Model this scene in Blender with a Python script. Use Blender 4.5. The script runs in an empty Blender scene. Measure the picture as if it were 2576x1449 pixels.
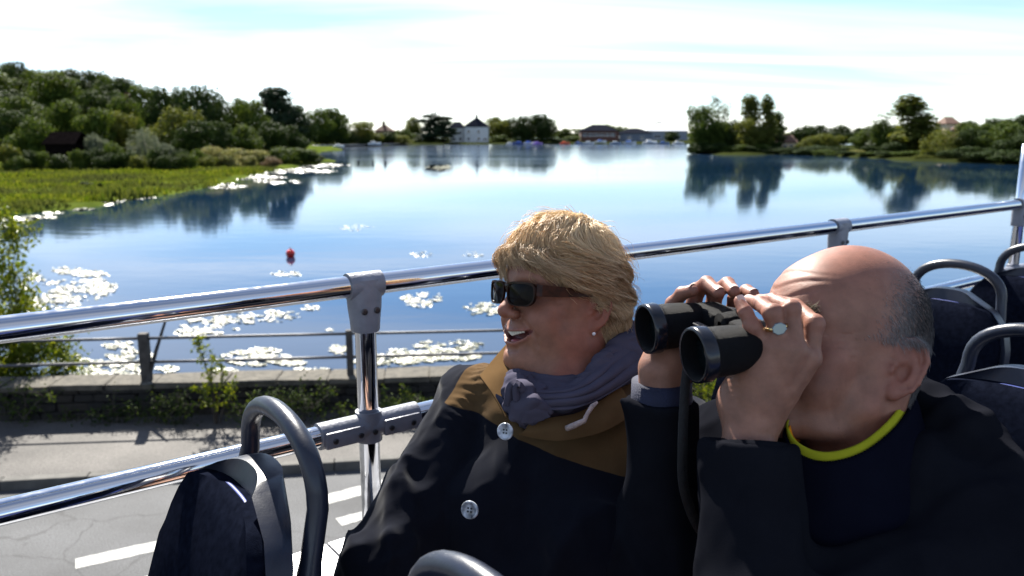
import bpy, bmesh, math, random
import numpy as np
from mathutils import Vector, Matrix, Euler

# ------------------------------------------------------------------ camera, sky, sun, exposure
scene = bpy.context.scene
C = scene.collection
CAM_Z = 3.9
PITCH = math.radians(11.0)
FPX, CX, CY = 2000.0, 1288.0, 724.5          # focal length and centre, in a 2576 x 1449 frame

cam_data = bpy.data.cameras.new('camera')
cam_data.sensor_width = 36.0
cam_data.lens = FPX / 2576.0 * 36.0
cam_data.clip_start = 0.05
cam_data.clip_end = 6000.0
cam_data.dof.use_dof = True
cam_data.dof.focus_distance = 1.12
cam_data.dof.aperture_fstop = 6.8
cam = bpy.data.objects.new('camera', cam_data)
C.objects.link(cam)
cam.location = (0, 0, CAM_Z)
cam.rotation_euler = (math.radians(90) - PITCH, 0, 0)
scene.camera = cam

SUN_EL = math.radians(43.0)
SUN_AZ = math.radians(-19.0)                 # from +Y towards +X
sun_dir = Vector((math.sin(SUN_AZ) * math.cos(SUN_EL), math.cos(SUN_AZ) * math.cos(SUN_EL), math.sin(SUN_EL)))
sl = bpy.data.lights.new('sun', 'SUN')
sl.energy = 5.0
sl.angle = math.radians(0.53)
sl.color = (1.0, 0.95, 0.86)
so = bpy.data.objects.new('sun', sl)
C.objects.link(so)
so.rotation_euler = (-sun_dir).to_track_quat('-Z', 'Y').to_euler()

world = bpy.data.worlds.new('World')
scene.world = world
world.use_nodes = True
wt = world.node_tree
wt.nodes.clear()
def wn(t, **kw):
    n = wt.nodes.new(t)
    for k, v in kw.items():
        setattr(n, k, v)
    return n
sky = wn('ShaderNodeTexSky', sky_type='NISHITA', sun_disc=False)
sky.sun_elevation = SUN_EL
sky.sun_rotation = SUN_AZ
sky.altitude = 10
sky.air_density = 0.9
sky.dust_density = 0.15
sky.ozone_density = 6.0
tc = wn('ShaderNodeTexCoord')
sep = wn('ShaderNodeSeparateXYZ')
wt.links.new(tc.outputs['Generated'], sep.inputs[0])
zc = wn('ShaderNodeMath', operation='ADD'); zc.inputs[1].default_value = 0.10
wt.links.new(sep.outputs['Z'], zc.inputs[0])
zm = wn('ShaderNodeMath', operation='MAXIMUM'); zm.inputs[1].default_value = 0.04
wt.links.new(zc.outputs[0], zm.inputs[0])
dx = wn('ShaderNodeMath', operation='DIVIDE'); dy = wn('ShaderNodeMath', operation='DIVIDE')
wt.links.new(sep.outputs['X'], dx.inputs[0]); wt.links.new(zm.outputs[0], dx.inputs[1])
wt.links.new(sep.outputs['Y'], dy.inputs[0]); wt.links.new(zm.outputs[0], dy.inputs[1])
comb = wn('ShaderNodeCombineXYZ')
wt.links.new(dx.outputs[0], comb.inputs[0]); wt.links.new(dy.outputs[0], comb.inputs[1])
mp = wn('ShaderNodeMapping')
mp.inputs['Rotation'].default_value = (0, 0, math.radians(14))
mp.inputs['Scale'].default_value = (0.16, 0.62, 1.0)
mp.inputs['Location'].default_value = (1.7, 0.35, 0.0)
wt.links.new(comb.outputs[0], mp.inputs['Vector'])
nz = wn('ShaderNodeTexNoise')
nz.inputs['Scale'].default_value = 1.6; nz.inputs['Detail'].default_value = 7.0
nz.inputs['Roughness'].default_value = 0.5; nz.inputs['Distortion'].default_value = 0.9
wt.links.new(mp.outputs[0], nz.inputs['Vector'])
cr = wn('ShaderNodeMapRange')
cr.inputs['From Min'].default_value = 0.36; cr.inputs['From Max'].default_value = 0.76
cr.inputs['To Min'].default_value = 0.0; cr.inputs['To Max'].default_value = 0.52
wt.links.new(nz.outputs['Fac'], cr.inputs['Value'])
# thin cirrus: brightens the sky behind it towards white
lum = wn('ShaderNodeRGBToBW'); wt.links.new(sky.outputs[0], lum.inputs[0])
gain = wn('ShaderNodeMath', operation='MULTIPLY_ADD'); gain.inputs[1].default_value = 1.5; gain.inputs[2].default_value = 4.0
wt.links.new(lum.outputs[0], gain.inputs[0])
mx = wn('ShaderNodeMix', data_type='RGBA')
wt.links.new(cr.outputs[0], mx.inputs['Factor'])
wt.links.new(sky.outputs[0], mx.inputs['A']); wt.links.new(gain.outputs[0], mx.inputs['B'])
bg = wn('ShaderNodeBackground'); bg.inputs['Strength'].default_value = 0.06
wt.links.new(mx.outputs['Result'], bg.inputs['Color'])
wo = wn('ShaderNodeOutputWorld'); wt.links.new(bg.outputs[0], wo.inputs['Surface'])

vs = scene.view_settings
vs.view_transform = 'Standard'; vs.look = 'None'; vs.gamma = 1.0
vs.exposure = 1.55
vs.use_curve_mapping = False
scene.cycles.max_bounces = 8
scene.cycles.diffuse_bounces = 3
scene.cycles.glossy_bounces = 4
scene.cycles.transmission_bounces = 4
scene.cycles.transparent_max_bounces = 8
scene.cycles.use_denoising = True
scene.cycles.sample_clamp_indirect = 6.0
scene.cycles.caustics_reflective = False
scene.cycles.caustics_refractive = False

# ------------------------------------------------------------------ helpers
SP, CP = math.sin(PITCH), math.cos(PITCH)
def ray(px, py):
    u = (px - CX) / FPX; v = -(py - CY) / FPX
    return Vector((u, CP + v * SP, -SP + v * CP))
def at(px, py, Y):            # point of the view ray at world distance Y
    d = ray(px, py)
    return Vector((0, 0, CAM_Z)) + d * (Y / d.y)
def cz(px, py, D):            # point of the view ray at depth D along the optical axis
    return Vector((0, 0, CAM_Z)) + ray(px, py) * D
def on(px, py, z):            # point of the view ray on the level plane z
    d = ray(px, py)
    return Vector((0, 0, CAM_Z)) + d * ((z - CAM_Z) / d.z)
def project(p):
    x, y, z = p[0], p[1], p[2] - CAM_Z
    D = y * CP - z * SP
    return (CX + FPX * x / D, CY - FPX * (y * SP + z * CP) / D, D)

def tag(o, label=None, cat=None, group=None, kind=None):
    if label: o['label'] = label
    if cat: o['category'] = cat
    if group: o['group'] = group
    if kind: o['kind'] = kind
    return o
def thing(name, label, cat, loc=(0, 0, 0), group=None):
    e = bpy.data.objects.new(name, None); C.objects.link(e)
    e.location = loc; e.empty_display_size = 0.1
    return tag(e, label, cat, group)
def world_of(o):
    M = Matrix.LocRotScale(o.location, o.rotation_euler, o.scale)
    return M if o.parent is None else world_of(o.parent) @ o.matrix_parent_inverse @ M
def link(name, me, mat=None, parent=None):
    o = bpy.data.objects.new(name, me); C.objects.link(o)
    if mat is not None and len(me.materials) == 0:
        me.materials.append(mat)
    if parent is not None:
        o.parent = parent
        M = world_of(parent)
        o.matrix_parent_inverse = M.inverted()
    return o
def mesh(name, V, F, smooth=False):
    me = bpy.data.meshes.new(name)
    me.from_pydata([tuple(v) for v in V], [], [tuple(f) for f in F])
    if smooth:
        me.polygons.foreach_set('use_smooth', [True] * len(me.polygons))
    me.update()
    return me
def mesh_np(name, V, F, smooth=True):
    """fast mesh from numpy arrays, F is (n,3) or (n,4)"""
    me = bpy.data.meshes.new(name)
    n, k = F.shape
    me.vertices.add(len(V)); me.vertices.foreach_set('co', np.asarray(V, np.float32).ravel())
    me.loops.add(n * k); me.loops.foreach_set('vertex_index', np.asarray(F, np.int32).ravel())
    me.polygons.add(n)
    me.polygons.foreach_set('loop_start', np.arange(0, n * k, k, dtype=np.int32))
    me.polygons.foreach_set('use_smooth', np.full(n, smooth))
    me.update(calc_edges=True)
    return me

class MB:
    """collects simple shapes; build() links them as one mesh object"""
    def __init__(self): self.V, self.F = [], []
    def add(self, V, F):
        b = len(self.V); self.V += [Vector(v) for v in V]; self.F += [tuple(i + b for i in f) for f in F]; return self
    def box(self, lo, hi, M=None, bevel=0.0):
        x0, y0, z0 = lo; x1, y1, z1 = hi
        if bevel > 0:
            bm = bmesh.new()
            bmesh.ops.create_cube(bm, size=1.0)
            for v in bm.verts:
                v.co = Vector(((x0 + x1) / 2 + v.co.x * (x1 - x0), (y0 + y1) / 2 + v.co.y * (y1 - y0), (z0 + z1) / 2 + v.co.z * (z1 - z0)))
            bmesh.ops.bevel(bm, geom=bm.edges[:], offset=bevel, segments=2, affect='EDGES', profile=0.6)
            bm.verts.index_update()
            V = [v.co.copy() for v in bm.verts]; F = [tuple(v.index for v in f.verts) for f in bm.faces]; bm.free()
        else:
            V = [Vector((x, y, z)) for z in (z0, z1) for y in (y0, y1) for x in (x0, x1)]
            F = [(0, 2, 3, 1), (4, 5, 7, 6), (0, 1, 5, 4), (2, 6, 7, 3), (0, 4, 6, 2), (1, 3, 7, 5)]
        if M is not None: V = [M @ v for v in V]
        return self.add(V, F)
    def tube(self, pts, rad, n=12, caps=True, flat=1.0, up=None):
        pts = [Vector(p) for p in pts]; m = len(pts)
        if not hasattr(rad, '__len__'): rad = [rad] * m
        T = []
        for i in range(m):
            t = pts[min(i + 1, m - 1)] - pts[max(i - 1, 0)]
            T.append(t.normalized())
        a = Vector(up) if up is not None else (Vector((0, 0, 1)) if abs(T[0].z) < 0.9 else Vector((1, 0, 0)))
        u = (a - T[0] * a.dot(T[0])).normalized()
        V, F = [], []
        for i in range(m):
            u = (u - T[i] * u.dot(T[i])).normalized(); w = T[i].cross(u)
            for k in range(n):
                ang = 2 * math.pi * k / n
                V.append(pts[i] + (u * math.cos(ang) + w * math.sin(ang) * flat) * rad[i])
        for i in range(m - 1):
            for k in range(n):
                F.append((i * n + k, i * n + (k + 1) % n, (i + 1) * n + (k + 1) % n, (i + 1) * n + k))
        if caps:
            F.append(tuple(range(n - 1, -1, -1))); F.append(tuple((m - 1) * n + k for k in range(n)))
        return self.add(V, F)
    def lathe(self, prof, o, axis, n=24, closed=False):
        """prof: list of (radius, distance along axis)"""
        axis = Vector(axis).normalized(); o = Vector(o)
        a = Vector((0, 0, 1)) if abs(axis.z) < 0.9 else Vector((1, 0, 0))
        u = (a - axis * a.dot(axis)).normalized(); w = axis.cross(u)
        V, F = [], []
        for r, h in prof:
            for k in range(n):
                ang = 2 * math.pi * k / n
                V.append(o + axis * h + (u * math.cos(ang) + w * math.sin(ang)) * r)
        for i in range(len(prof) - 1):
            for k in range(n):
                F.append((i * n + k, i * n + (k + 1) % n, (i + 1) * n + (k + 1) % n, (i + 1) * n + k))
        if closed:
            F.append(tuple(range(n - 1, -1, -1))); F.append(tuple((len(prof) - 1) * n + k for k in range(n)))
        return self.add(V, F)
    def build(self, name, mat, parent=None, smooth=False, auto=None):
        me = mesh(name, self.V, self.F, smooth)
        if auto is not None:
            me.polygons.foreach_set('use_smooth', [True] * len(me.polygons))
            me.set_sharp_from_angle(angle=math.radians(auto))
        return link(name, me, mat, parent)

# ------------------------------------------------------------------ materials
def mat_base(name):
    m = bpy.data.materials.new(name); m.use_nodes = True
    nt = m.node_tree; b = nt.nodes['Principled BSDF']
    return m, nt, b
def setp(b, **kw):
    for k, v in kw.items():
        b.inputs[k.replace('_', ' ')].default_value = v
def nnode(nt, t, **kw):
    n = nt.nodes.new(t)
    for k, v in kw.items(): setattr(n, k, v)
    return n
def mat(name, col, rough=0.6, metal=0.0, var=0.25, scale=6.0, detail=6.0, bump=0.0, bscale=40.0, col2=None, spec=0.5, coords='Object', rvar=0.0):
    """principled surface whose colour drifts between two tones with noise, plus fine relief"""
    m, nt, b = mat_base(name)
    setp(b, Roughness=rough, Metallic=metal)
    b.inputs['Specular IOR Level'].default_value = spec
    t = nnode(nt, 'ShaderNodeTexCoord')
    n = nnode(nt, 'ShaderNodeTexNoise'); n.inputs['Scale'].default_value = scale; n.inputs['Detail'].default_value = detail
    nt.links.new(t.outputs[coords], n.inputs['Vector'])
    r = nnode(nt, 'ShaderNodeMapRange'); r.inputs['From Min'].default_value = 0.3; r.inputs['From Max'].default_value = 0.7
    nt.links.new(n.outputs['Fac'], r.inputs['Value'])
    mx = nnode(nt, 'ShaderNodeMix', data_type='RGBA')
    c2 = col2 if col2 is not None else tuple(min(1, c * (1 + var)) for c in col)
    c1 = col if col2 is not None else tuple(c * (1 - var) for c in col)
    mx.inputs['A'].default_value = (*c1, 1); mx.inputs['B'].default_value = (*c2, 1)
    nt.links.new(r.outputs[0], mx.inputs['Factor'])
    nt.links.new(mx.outputs['Result'], b.inputs['Base Color'])
    if rvar:
        rr = nnode(nt, 'ShaderNodeMapRange'); rr.inputs['To Min'].default_value = max(0, rough - rvar); rr.inputs['To Max'].default_value = rough + rvar
        n3 = nnode(nt, 'ShaderNodeTexNoise'); n3.inputs['Scale'].default_value = scale * 2.3; n3.inputs['Detail'].default_value = 4
        nt.links.new(t.outputs[coords], n3.inputs['Vector']); nt.links.new(n3.outputs['Fac'], rr.inputs['Value'])
        nt.links.new(rr.outputs[0], b.inputs['Roughness'])
    if bump:
        n2 = nnode(nt, 'ShaderNodeTexNoise'); n2.inputs['Scale'].default_value = bscale; n2.inputs['Detail'].default_value = 5
        nt.links.new(t.outputs[coords], n2.inputs['Vector'])
        bp = nnode(nt, 'ShaderNodeBump'); bp.inputs['Strength'].default_value = bump; bp.inputs['Distance'].default_value = 0.02
        nt.links.new(n2.outputs['Fac'], bp.inputs['Height']); nt.links.new(bp.outputs[0], b.inputs['Normal'])
    return m
def leaf_mat(name, col, col2, trans=0.35, rough=0.65, patch=None):
    m, nt, b = mat_base(name)
    setp(b, Roughness=rough); b.inputs['Specular IOR Level'].default_value = 0.06
    g = nnode(nt, 'ShaderNodeNewGeometry')
    r = nnode(nt, 'ShaderNodeMapRange')
    nt.links.new(g.outputs['Random Per Island'], r.inputs['Value'])
    mx = nnode(nt, 'ShaderNodeMix', data_type='RGBA')
    mx.inputs['A'].default_value = (*col, 1); mx.inputs['B'].default_value = (*col2, 1)
    nt.links.new(r.outputs[0], mx.inputs['Factor'])
    if patch:
        # broad drifts of duller growth
        t = nnode(nt, 'ShaderNodeTexCoord'); pn = nnode(nt, 'ShaderNodeTexNoise'); pn.inputs['Scale'].default_value = patch[0]; pn.inputs['Detail'].default_value = 5
        nt.links.new(t.outputs['Object'], pn.inputs['Vector'])
        pr = nnode(nt, 'ShaderNodeMapRange'); pr.inputs['From Min'].default_value = .42; pr.inputs['From Max'].default_value = .60; nt.links.new(pn.outputs['Fac'], pr.inputs[0])
        m2 = nnode(nt, 'ShaderNodeMix', data_type='RGBA'); nt.links.new(pr.outputs[0], m2.inputs['Factor']); nt.links.new(mx.outputs['Result'], m2.inputs['A']); m2.inputs['B'].default_value = (*patch[1], 1)
        mx = m2
    nt.links.new(mx.outputs['Result'], b.inputs['Base Color'])
    tr = nnode(nt, 'ShaderNodeBsdfTranslucent')
    hs = nnode(nt, 'ShaderNodeHueSaturation'); hs.inputs['Hue'].default_value = 0.48; hs.inputs['Value'].default_value = 1.5; hs.inputs['Saturation'].default_value = 1.1
    nt.links.new(mx.outputs['Result'], hs.inputs['Color']); nt.links.new(hs.outputs[0], tr.inputs['Color'])
    ms = nnode(nt, 'ShaderNodeMixShader'); ms.inputs[0].default_value = trans
    nt.links.new(b.outputs[0], ms.inputs[1]); nt.links.new(tr.outputs[0], ms.inputs[2])
    out = [x for x in nt.nodes if x.type == 'OUTPUT_MATERIAL'][0]
    nt.links.new(ms.outputs[0], out.inputs['Surface'])
    return m

# numpy value noise --------------------------------------------------
def _hash(ix, iy, iz, seed):
    h = (ix.astype(np.int64) * 374761393 + iy.astype(np.int64) * 668265263 + iz.astype(np.int64) * 2147483647 + seed * 1274126177) & 0xffffffff
    h = ((h ^ (h >> 13)) * 1274126177) & 0xffffffff
    h = h ^ (h >> 16)
    return (h & 0xffff).astype(np.float32) / 65535.0
def vnoise(P, seed=0):
    i = np.floor(P).astype(np.int64); f = (P - i).astype(np.float32)
    f = f * f * (3 - 2 * f)
    r = 0
    for dx_ in (0, 1):
        wx = f[..., 0] if dx_ else 1 - f[..., 0]
        for dy_ in (0, 1):
            wy = f[..., 1] if dy_ else 1 - f[..., 1]
            for dz_ in (0, 1):
                wz = f[..., 2] if dz_ else 1 - f[..., 2]
                r = r + wx * wy * wz * _hash(i[..., 0] + dx_, i[..., 1] + dy_, i[..., 2] + dz_, seed)
    return r * 2 - 1
def fbm(P, seed=0, oct=3, gain=0.5):
    a, s, r = 1.0, 1.0, 0
    for k in range(oct):
        r = r + a * vnoise(P * s, seed + k * 17); a *= gain; s *= 2.03
    return r
# ------------------------------------------------------------------ ground, road, water, terrain
WATER_Z = -0.75
rng = random.Random(7)
nr = np.random.default_rng(11)

def poly_sd(P, poly):
    """signed distance of points P (n,2) to a polygon, negative inside"""
    poly = np.asarray(poly, float); d = np.full(len(P), 1e9); s = np.ones(len(P))
    n = len(poly)
    for i in range(n):
        a, b = poly[i], poly[i - 1]
        e = b - a; w = P - a
        q = w - e * np.clip((w @ e) / (e @ e), 0, 1)[:, None]
        d = np.minimum(d, (q * q).sum(1))
        c1 = P[:, 1] >= a[1]; c2 = P[:, 1] < b[1]; c3 = e[0] * w[:, 1] > e[1] * w[:, 0]
        flip = (c1 & c2 & c3) | (~c1 & ~c2 & ~c3)
        s = np.where(flip, -s, s)
    return s * np.sqrt(d)
def smooth(a, b, x):
    t = np.clip((x - a) / (b - a), 0, 1); return t * t * (3 - 2 * t)

# water: wind-ruffled farther out, calm near
def water_mat():
    m, nt, b = mat_base('lake_water')
    setp(b, Base_Color=(0.006, 0.024, 0.056, 1), IOR=1.6)
    b.inputs['Specular IOR Level'].default_value = 0.5
    t = nnode(nt, 'ShaderNodeTexCoord')
    mpn = nnode(nt, 'ShaderNodeMapping'); mpn.inputs['Scale'].default_value = (0.014, 0.045, 1)
    nt.links.new(t.outputs['Object'], mpn.inputs[0])
    n = nnode(nt, 'ShaderNodeTexNoise'); n.inputs['Scale'].default_value = 1.0; n.inputs['Detail'].default_value = 5; n.inputs['Distortion'].default_value = 0.8
    nt.links.new(mpn.outputs[0], n.inputs['Vector'])
    sx = nnode(nt, 'ShaderNodeSeparateXYZ'); nt.links.new(t.outputs['Object'], sx.inputs[0])
    yr = nnode(nt, 'ShaderNodeMapRange'); yr.inputs['From Min'].default_value = 85; yr.inputs['From Max'].default_value = 190
    nt.links.new(sx.outputs['Y'], yr.inputs['Value'])
    nr_ = nnode(nt, 'ShaderNodeMapRange'); nr_.inputs['From Min'].default_value = 0.38; nr_.inputs['From Max'].default_value = 0.62
    nt.links.new(n.outputs['Fac'], nr_.inputs['Value'])
    ruff = nnode(nt, 'ShaderNodeMath', operation='MULTIPLY_ADD'); ruff.inputs[1].default_value = 0.035
    nt.links.new(nr_.outputs[0], ruff.inputs[0])
    y2 = nnode(nt, 'ShaderNodeMath', operation='MULTIPLY'); y2.inputs[1].default_value = 0.06
    nt.links.new(yr.outputs[0], y2.inputs[0]); nt.links.new(y2.outputs[0], ruff.inputs[2])
    mul = nnode(nt, 'ShaderNodeMath', operation='ADD'); mul.inputs[1].default_value = 0.015
    nt.links.new(ruff.outputs[0], mul.inputs[0])
    cl = nnode(nt, 'ShaderNodeMapRange'); cl.inputs['From Max'].default_value = 0.3; cl.inputs['To Min'].default_value = 0.012; cl.inputs['To Max'].default_value = 0.30
    nt.links.new(mul.outputs[0], cl.inputs['Value']); nt.links.new(cl.outputs[0], b.inputs['Roughness'])
    w = nnode(nt, 'ShaderNodeTexNoise'); w.inputs['Scale'].default_value = 1.0; w.inputs['Detail'].default_value = 3
    m2 = nnode(nt, 'ShaderNodeMapping'); m2.inputs['Scale'].default_value = (0.5, 1.1, 1)
    nt.links.new(t.outputs['Object'], m2.inputs[0]); nt.links.new(m2.outputs[0], w.inputs['Vector'])
    bp = nnode(nt, 'ShaderNodeBump'); bp.inputs['Distance'].default_value = 0.012; bp.inputs['Strength'].default_value = 0.4
    nt.links.new(w.outputs['Fac'], bp.inputs['Height']); nt.links.new(bp.outputs[0], b.inputs['Normal'])
    return m
mb = MB(); mb.add([(-1500, 9, WATER_Z), (1500, 9, WATER_Z), (1500, 3000, WATER_Z), (-1500, 3000, WATER_Z)], [(0, 1, 2, 3)])
tag(mb.build('lake_water', water_mat()), 'calm blue lake reflecting the pale sky', kind='structure')

# lines on the ground: wall and kerb
WA, WB = Vector((-6.814, 10.134, 0)), Vector((-1.099, 10.665, 0))
wdir = (WB - WA).normalized(); wnor = Vector((-wdir.y, wdir.x, 0))        # wnor points to the lake
KA, KB = Vector((-5.690, 8.243, 0)), Vector((-1.453, 8.853, 0))
kdir = (KB - KA).normalized(); knor = Vector((-kdir.y, kdir.x, 0))
PAVE_Z = 0.11
def wpt(s, d, z): p = WA + wdir * s + wnor * d; return Vector((p.x, p.y, z))
def kpt(s, d, z): p = KA + kdir * s + knor * d; return Vector((p.x, p.y, z))

def asphalt_mat(name, c, cracks=True):
    m, nt, b = mat_base(name); setp(b, Roughness=0.82)
    t = nnode(nt, 'ShaderNodeTexCoord')
    n1 = nnode(nt, 'ShaderNodeTexNoise'); n1.inputs['Scale'].default_value = 0.9; n1.inputs['Detail'].default_value = 6
    n2 = nnode(nt, 'ShaderNodeTexNoise'); n2.inputs['Scale'].default_value = 75; n2.inputs['Detail'].default_value = 3
    for n in (n1, n2): nt.links.new(t.outputs['Object'], n.inputs['Vector'])
    a = nnode(nt, 'ShaderNodeMapRange'); a.inputs['From Min'].default_value = 0.3; a.inputs['From Max'].default_value = 0.7; a.inputs['To Min'].default_value = 0.66; a.inputs['To Max'].default_value = 1.3
    a2 = nnode(nt, 'ShaderNodeMapRange'); a2.inputs['From Min'].default_value = 0.25; a2.inputs['From Max'].default_value = 0.75; a2.inputs['To Min'].default_value = 0.35; a2.inputs['To Max'].default_value = 1.8
    nt.links.new(n1.outputs['Fac'], a.inputs[0]); nt.links.new(n2.outputs['Fac'], a2.inputs[0])
    mu = nnode(nt, 'ShaderNodeMath', operation='MULTIPLY'); nt.links.new(a.outputs[0], mu.inputs[0]); nt.links.new(a2.outputs[0], mu.inputs[1])
    fac = mu
    if cracks:
        d = nnode(nt, 'ShaderNodeTexNoise'); d.inputs['Scale'].default_value = 1.6; d.inputs['Detail'].default_value = 5
        nt.links.new(t.outputs['Object'], d.inputs['Vector'])
        mxv = nnode(nt, 'ShaderNodeMix', data_type='VECTOR'); mxv.inputs['Factor'].default_value = 0.35
        nt.links.new(t.outputs['Object'], mxv.inputs['A']); nt.links.new(d.outputs['Color'], mxv.inputs['B'])
        v = nnode(nt, 'ShaderNodeTexVoronoi', feature='DISTANCE_TO_EDGE'); v.inputs['Scale'].default_value = 0.75
        nt.links.new(mxv.outputs['Result'], v.inputs['Vector'])
        k = nnode(nt, 'ShaderNodeMapRange'); k.inputs['From Min'].default_value = 0.002; k.inputs['From Max'].default_value = 0.007; k.inputs['To Min'].default_value = 0.6
        nt.links.new(v.outputs['Distance'], k.inputs[0])
        mu2 = nnode(nt, 'ShaderNodeMath', operation='MULTIPLY'); nt.links.new(mu.outputs[0], mu2.inputs[0]); nt.links.new(k.outputs[0], mu2.inputs[1]); fac = mu2
    sc_ = nnode(nt, 'ShaderNodeVectorMath', operation='SCALE'); sc_.inputs[0].default_value = c
    nt.links.new(fac.outputs[0], sc_.inputs['Scale']); nt.links.new(sc_.outputs[0], b.inputs['Base Color'])
    bp = nnode(nt, 'ShaderNodeBump'); bp.inputs['Strength'].default_value = 0.6; bp.inputs['Distance'].default_value = 0.012
    nt.links.new(n2.outputs['Fac'], bp.inputs['Height']); nt.links.new(bp.outputs[0], b.inputs['Normal'])
    return m
M_road = asphalt_mat('road_asphalt', (0.062, 0.064, 0.068))
M_pave = asphalt_mat('pavement_asphalt', (0.080, 0.074, 0.068), cracks=False)
M_kerb = mat('kerb_concrete', (0.09, 0.086, 0.078), 0.85, var=0.3, scale=5, bump=0.4, bscale=60)
def paint_mat():
    m = mat('road_paint', (0.42, 0.42, 0.40), 0.75, var=0.2, scale=9, bump=0.3, bscale=90); nt = m.node_tree; b = nt.nodes['Principled BSDF']
    src = b.inputs['Base Color'].links[0].from_socket
    t = nnode(nt, 'ShaderNodeTexCoord'); n = nnode(nt, 'ShaderNodeTexNoise'); n.inputs['Scale'].default_value = 26; n.inputs['Detail'].default_value = 8; n.inputs['Roughness'].default_value = .7
    nt.links.new(t.outputs['Object'], n.inputs['Vector'])
    r = nnode(nt, 'ShaderNodeMapRange'); r.inputs['From Min'].default_value = .56; r.inputs['From Max'].default_value = .66; nt.links.new(n.outputs['Fac'], r.inputs[0])
    mx = nnode(nt, 'ShaderNodeMix', data_type='RGBA'); nt.links.new(r.outputs[0], mx.inputs['Factor']); nt.links.new(src, mx.inputs['A']); mx.inputs['B'].default_value = (.10, .10, .105, 1)
    nt.links.new(mx.outputs['Result'], b.inputs['Base Color']); return m
M_paint = paint_mat()

road = MB().add([kpt(-60, -60, 0), kpt(60, -60, 0), kpt(60, 0.02, 0), kpt(-60, 0.02, 0)], [(0, 1, 2, 3)]).build('road', M_road)
tag(road, 'grey asphalt road with cracks beside the bus', kind='structure')
pav = MB()
pav.add([kpt(-60, 0.13, PAVE_Z), kpt(60, 0.13, PAVE_Z), wpt(60, 0.1, PAVE_Z), wpt(-60, 0.1, PAVE_Z)], [(0, 1, 2, 3)])
pav = pav.build('pavement', M_pave)
tag(pav, 'sunlit worn asphalt pavement between kerb and stone wall', kind='structure')
L = 0.91
kme = None
for i in range(-9, 22):
    Mx = Matrix.Translation(kpt(i * L, 0, 0)) @ Matrix.Rotation(math.atan2(kdir.y, kdir.x), 4, 'Z')
    if kme is None:
        mbk = MB().box((0.004, 0.0, -0.1), (L - 0.004, 0.128, PAVE_Z + 0.006), bevel=0.012)
        kme = mesh('kerb_stone', mbk.V, mbk.F)
    o = link('kerb_stone', kme, M_kerb, pav)
    o.matrix_parent_inverse = Matrix.Identity(4); o.matrix_basis = Mx
    o.location.z += rng.uniform(-0.005, 0.003)
# painted dashes, parallel to the bus
def dash(p0, p1, w):
    a, b_ = on(*p0, 0.004), on(*p1, 0.004); d = (b_ - a).normalized(); n = Vector((-d.y, d.x, 0))
    V, F = [], []
    k = 14
    for i in range(k + 1):
        q = a.lerp(b_, i / k); j1, j2 = rng.uniform(-.008, .008), rng.uniform(-.008, .008)
        V += [q - n * (w / 2 + j1), q + n * (w / 2 + j2)]
    for i in range(k): F.append((2 * i, 2 * i + 2, 2 * i + 3, 2 * i + 1))
    return MB().add(V, F).build('road_marking', M_paint, road)
dash((190, 1418), (424, 1366), 0.20)
dash((816, 1258), (990, 1210), 0.22)
dash((852, 1313), (1010, 1270), 0.17)
dash((318, 1478), (470, 1432), 0.20)
dash((-260, 1510), (-60, 1468), 0.20)
dash((1080, 1186), (1250, 1140), 0.2)

# terrain sheets ------------------------------------------------------
M_grass = mat('meadow_grass', (0.035, 0.055, 0.010), 0.9, scale=0.18, col2=(0.10, 0.125, 0.022), bump=0.5, bscale=3, spec=0)
M_soil = mat('bank_soil', (0.014, 0.018, 0.007), 0.95, scale=0.15, col2=(0.035, 0.042, 0.012), bump=0.5, bscale=2, spec=0)
def terrain(name, label, poly, hfun, mat_, step, kind='structure'):
    poly = np.array(poly, float)
    lo, hi = poly.min(0) - 4, poly.max(0) + 4
    nx, ny = int((hi[0] - lo[0]) / step) + 1, int((hi[1] - lo[1]) / step) + 1
    xs = np.linspace(lo[0], hi[0], nx); ys = np.linspace(lo[1], hi[1], ny)
    X, Y = np.meshgrid(xs, ys); P = np.stack([X.ravel(), Y.ravel()], 1)
    wob = fbm(np.stack([P[:, 0] * .18, P[:, 1] * .18, P[:, 0] * 0], 1), 3, 3) * 1.0
    d = -(poly_sd(P, poly)) + wob
    z = np.where(d > 0, hfun(P, np.maximum(d, 0)), WATER_Z + np.maximum(d * 0.6, -1.0))
    keep = (d > -step * 2).reshape(ny, nx)
    V = np.column_stack([P, z]); idx = np.arange(nx * ny).reshape(ny, nx)
    k = keep[:-1, :-1] & keep[1:, :-1] & keep[:-1, 1:] & keep[1:, 1:]
    F = np.stack([idx[:-1, :-1][k], idx[:-1, 1:][k], idx[1:, 1:][k], idx[1:, :-1][k]], 1)
    o = link(name, mesh_np(name, V, F, True), mat_)
    return tag(o, label, kind=kind)
def shore(*pp): return [tuple(on(x, y, WATER_Z).xy) for x, y in pp]

left_poly = shore((-500, 650), (-120, 572), (0, 547), (170, 528), (300, 509), (430, 490), (540, 470), (610, 446), (700, 428), (800, 412), (845, 405), (800, 396), (770, 388)) + [(-50, 235), (-66, 300), (-400, 420), (-420, 20)]
def hill(P):
    x, y = P[:, 0], P[:, 1]
    return 11.0 * smooth(45, 115, -x - 0.12 * np.maximum(y - 150, 0)) * smooth(95, 190, y)
def h_left(P, d):
    return WATER_Z + 0.30 * smooth(0, 0.8, d) + 0.25 * smooth(4, 40, d) + hill(P) + 0.12 * fbm(np.column_stack([P * .3, P[:, 0] * 0]), 5, 3)
terrain('meadow_bank', 'bright green meadow and wooded hill on the left shore', left_poly, h_left, M_grass, 1.6)

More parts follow.
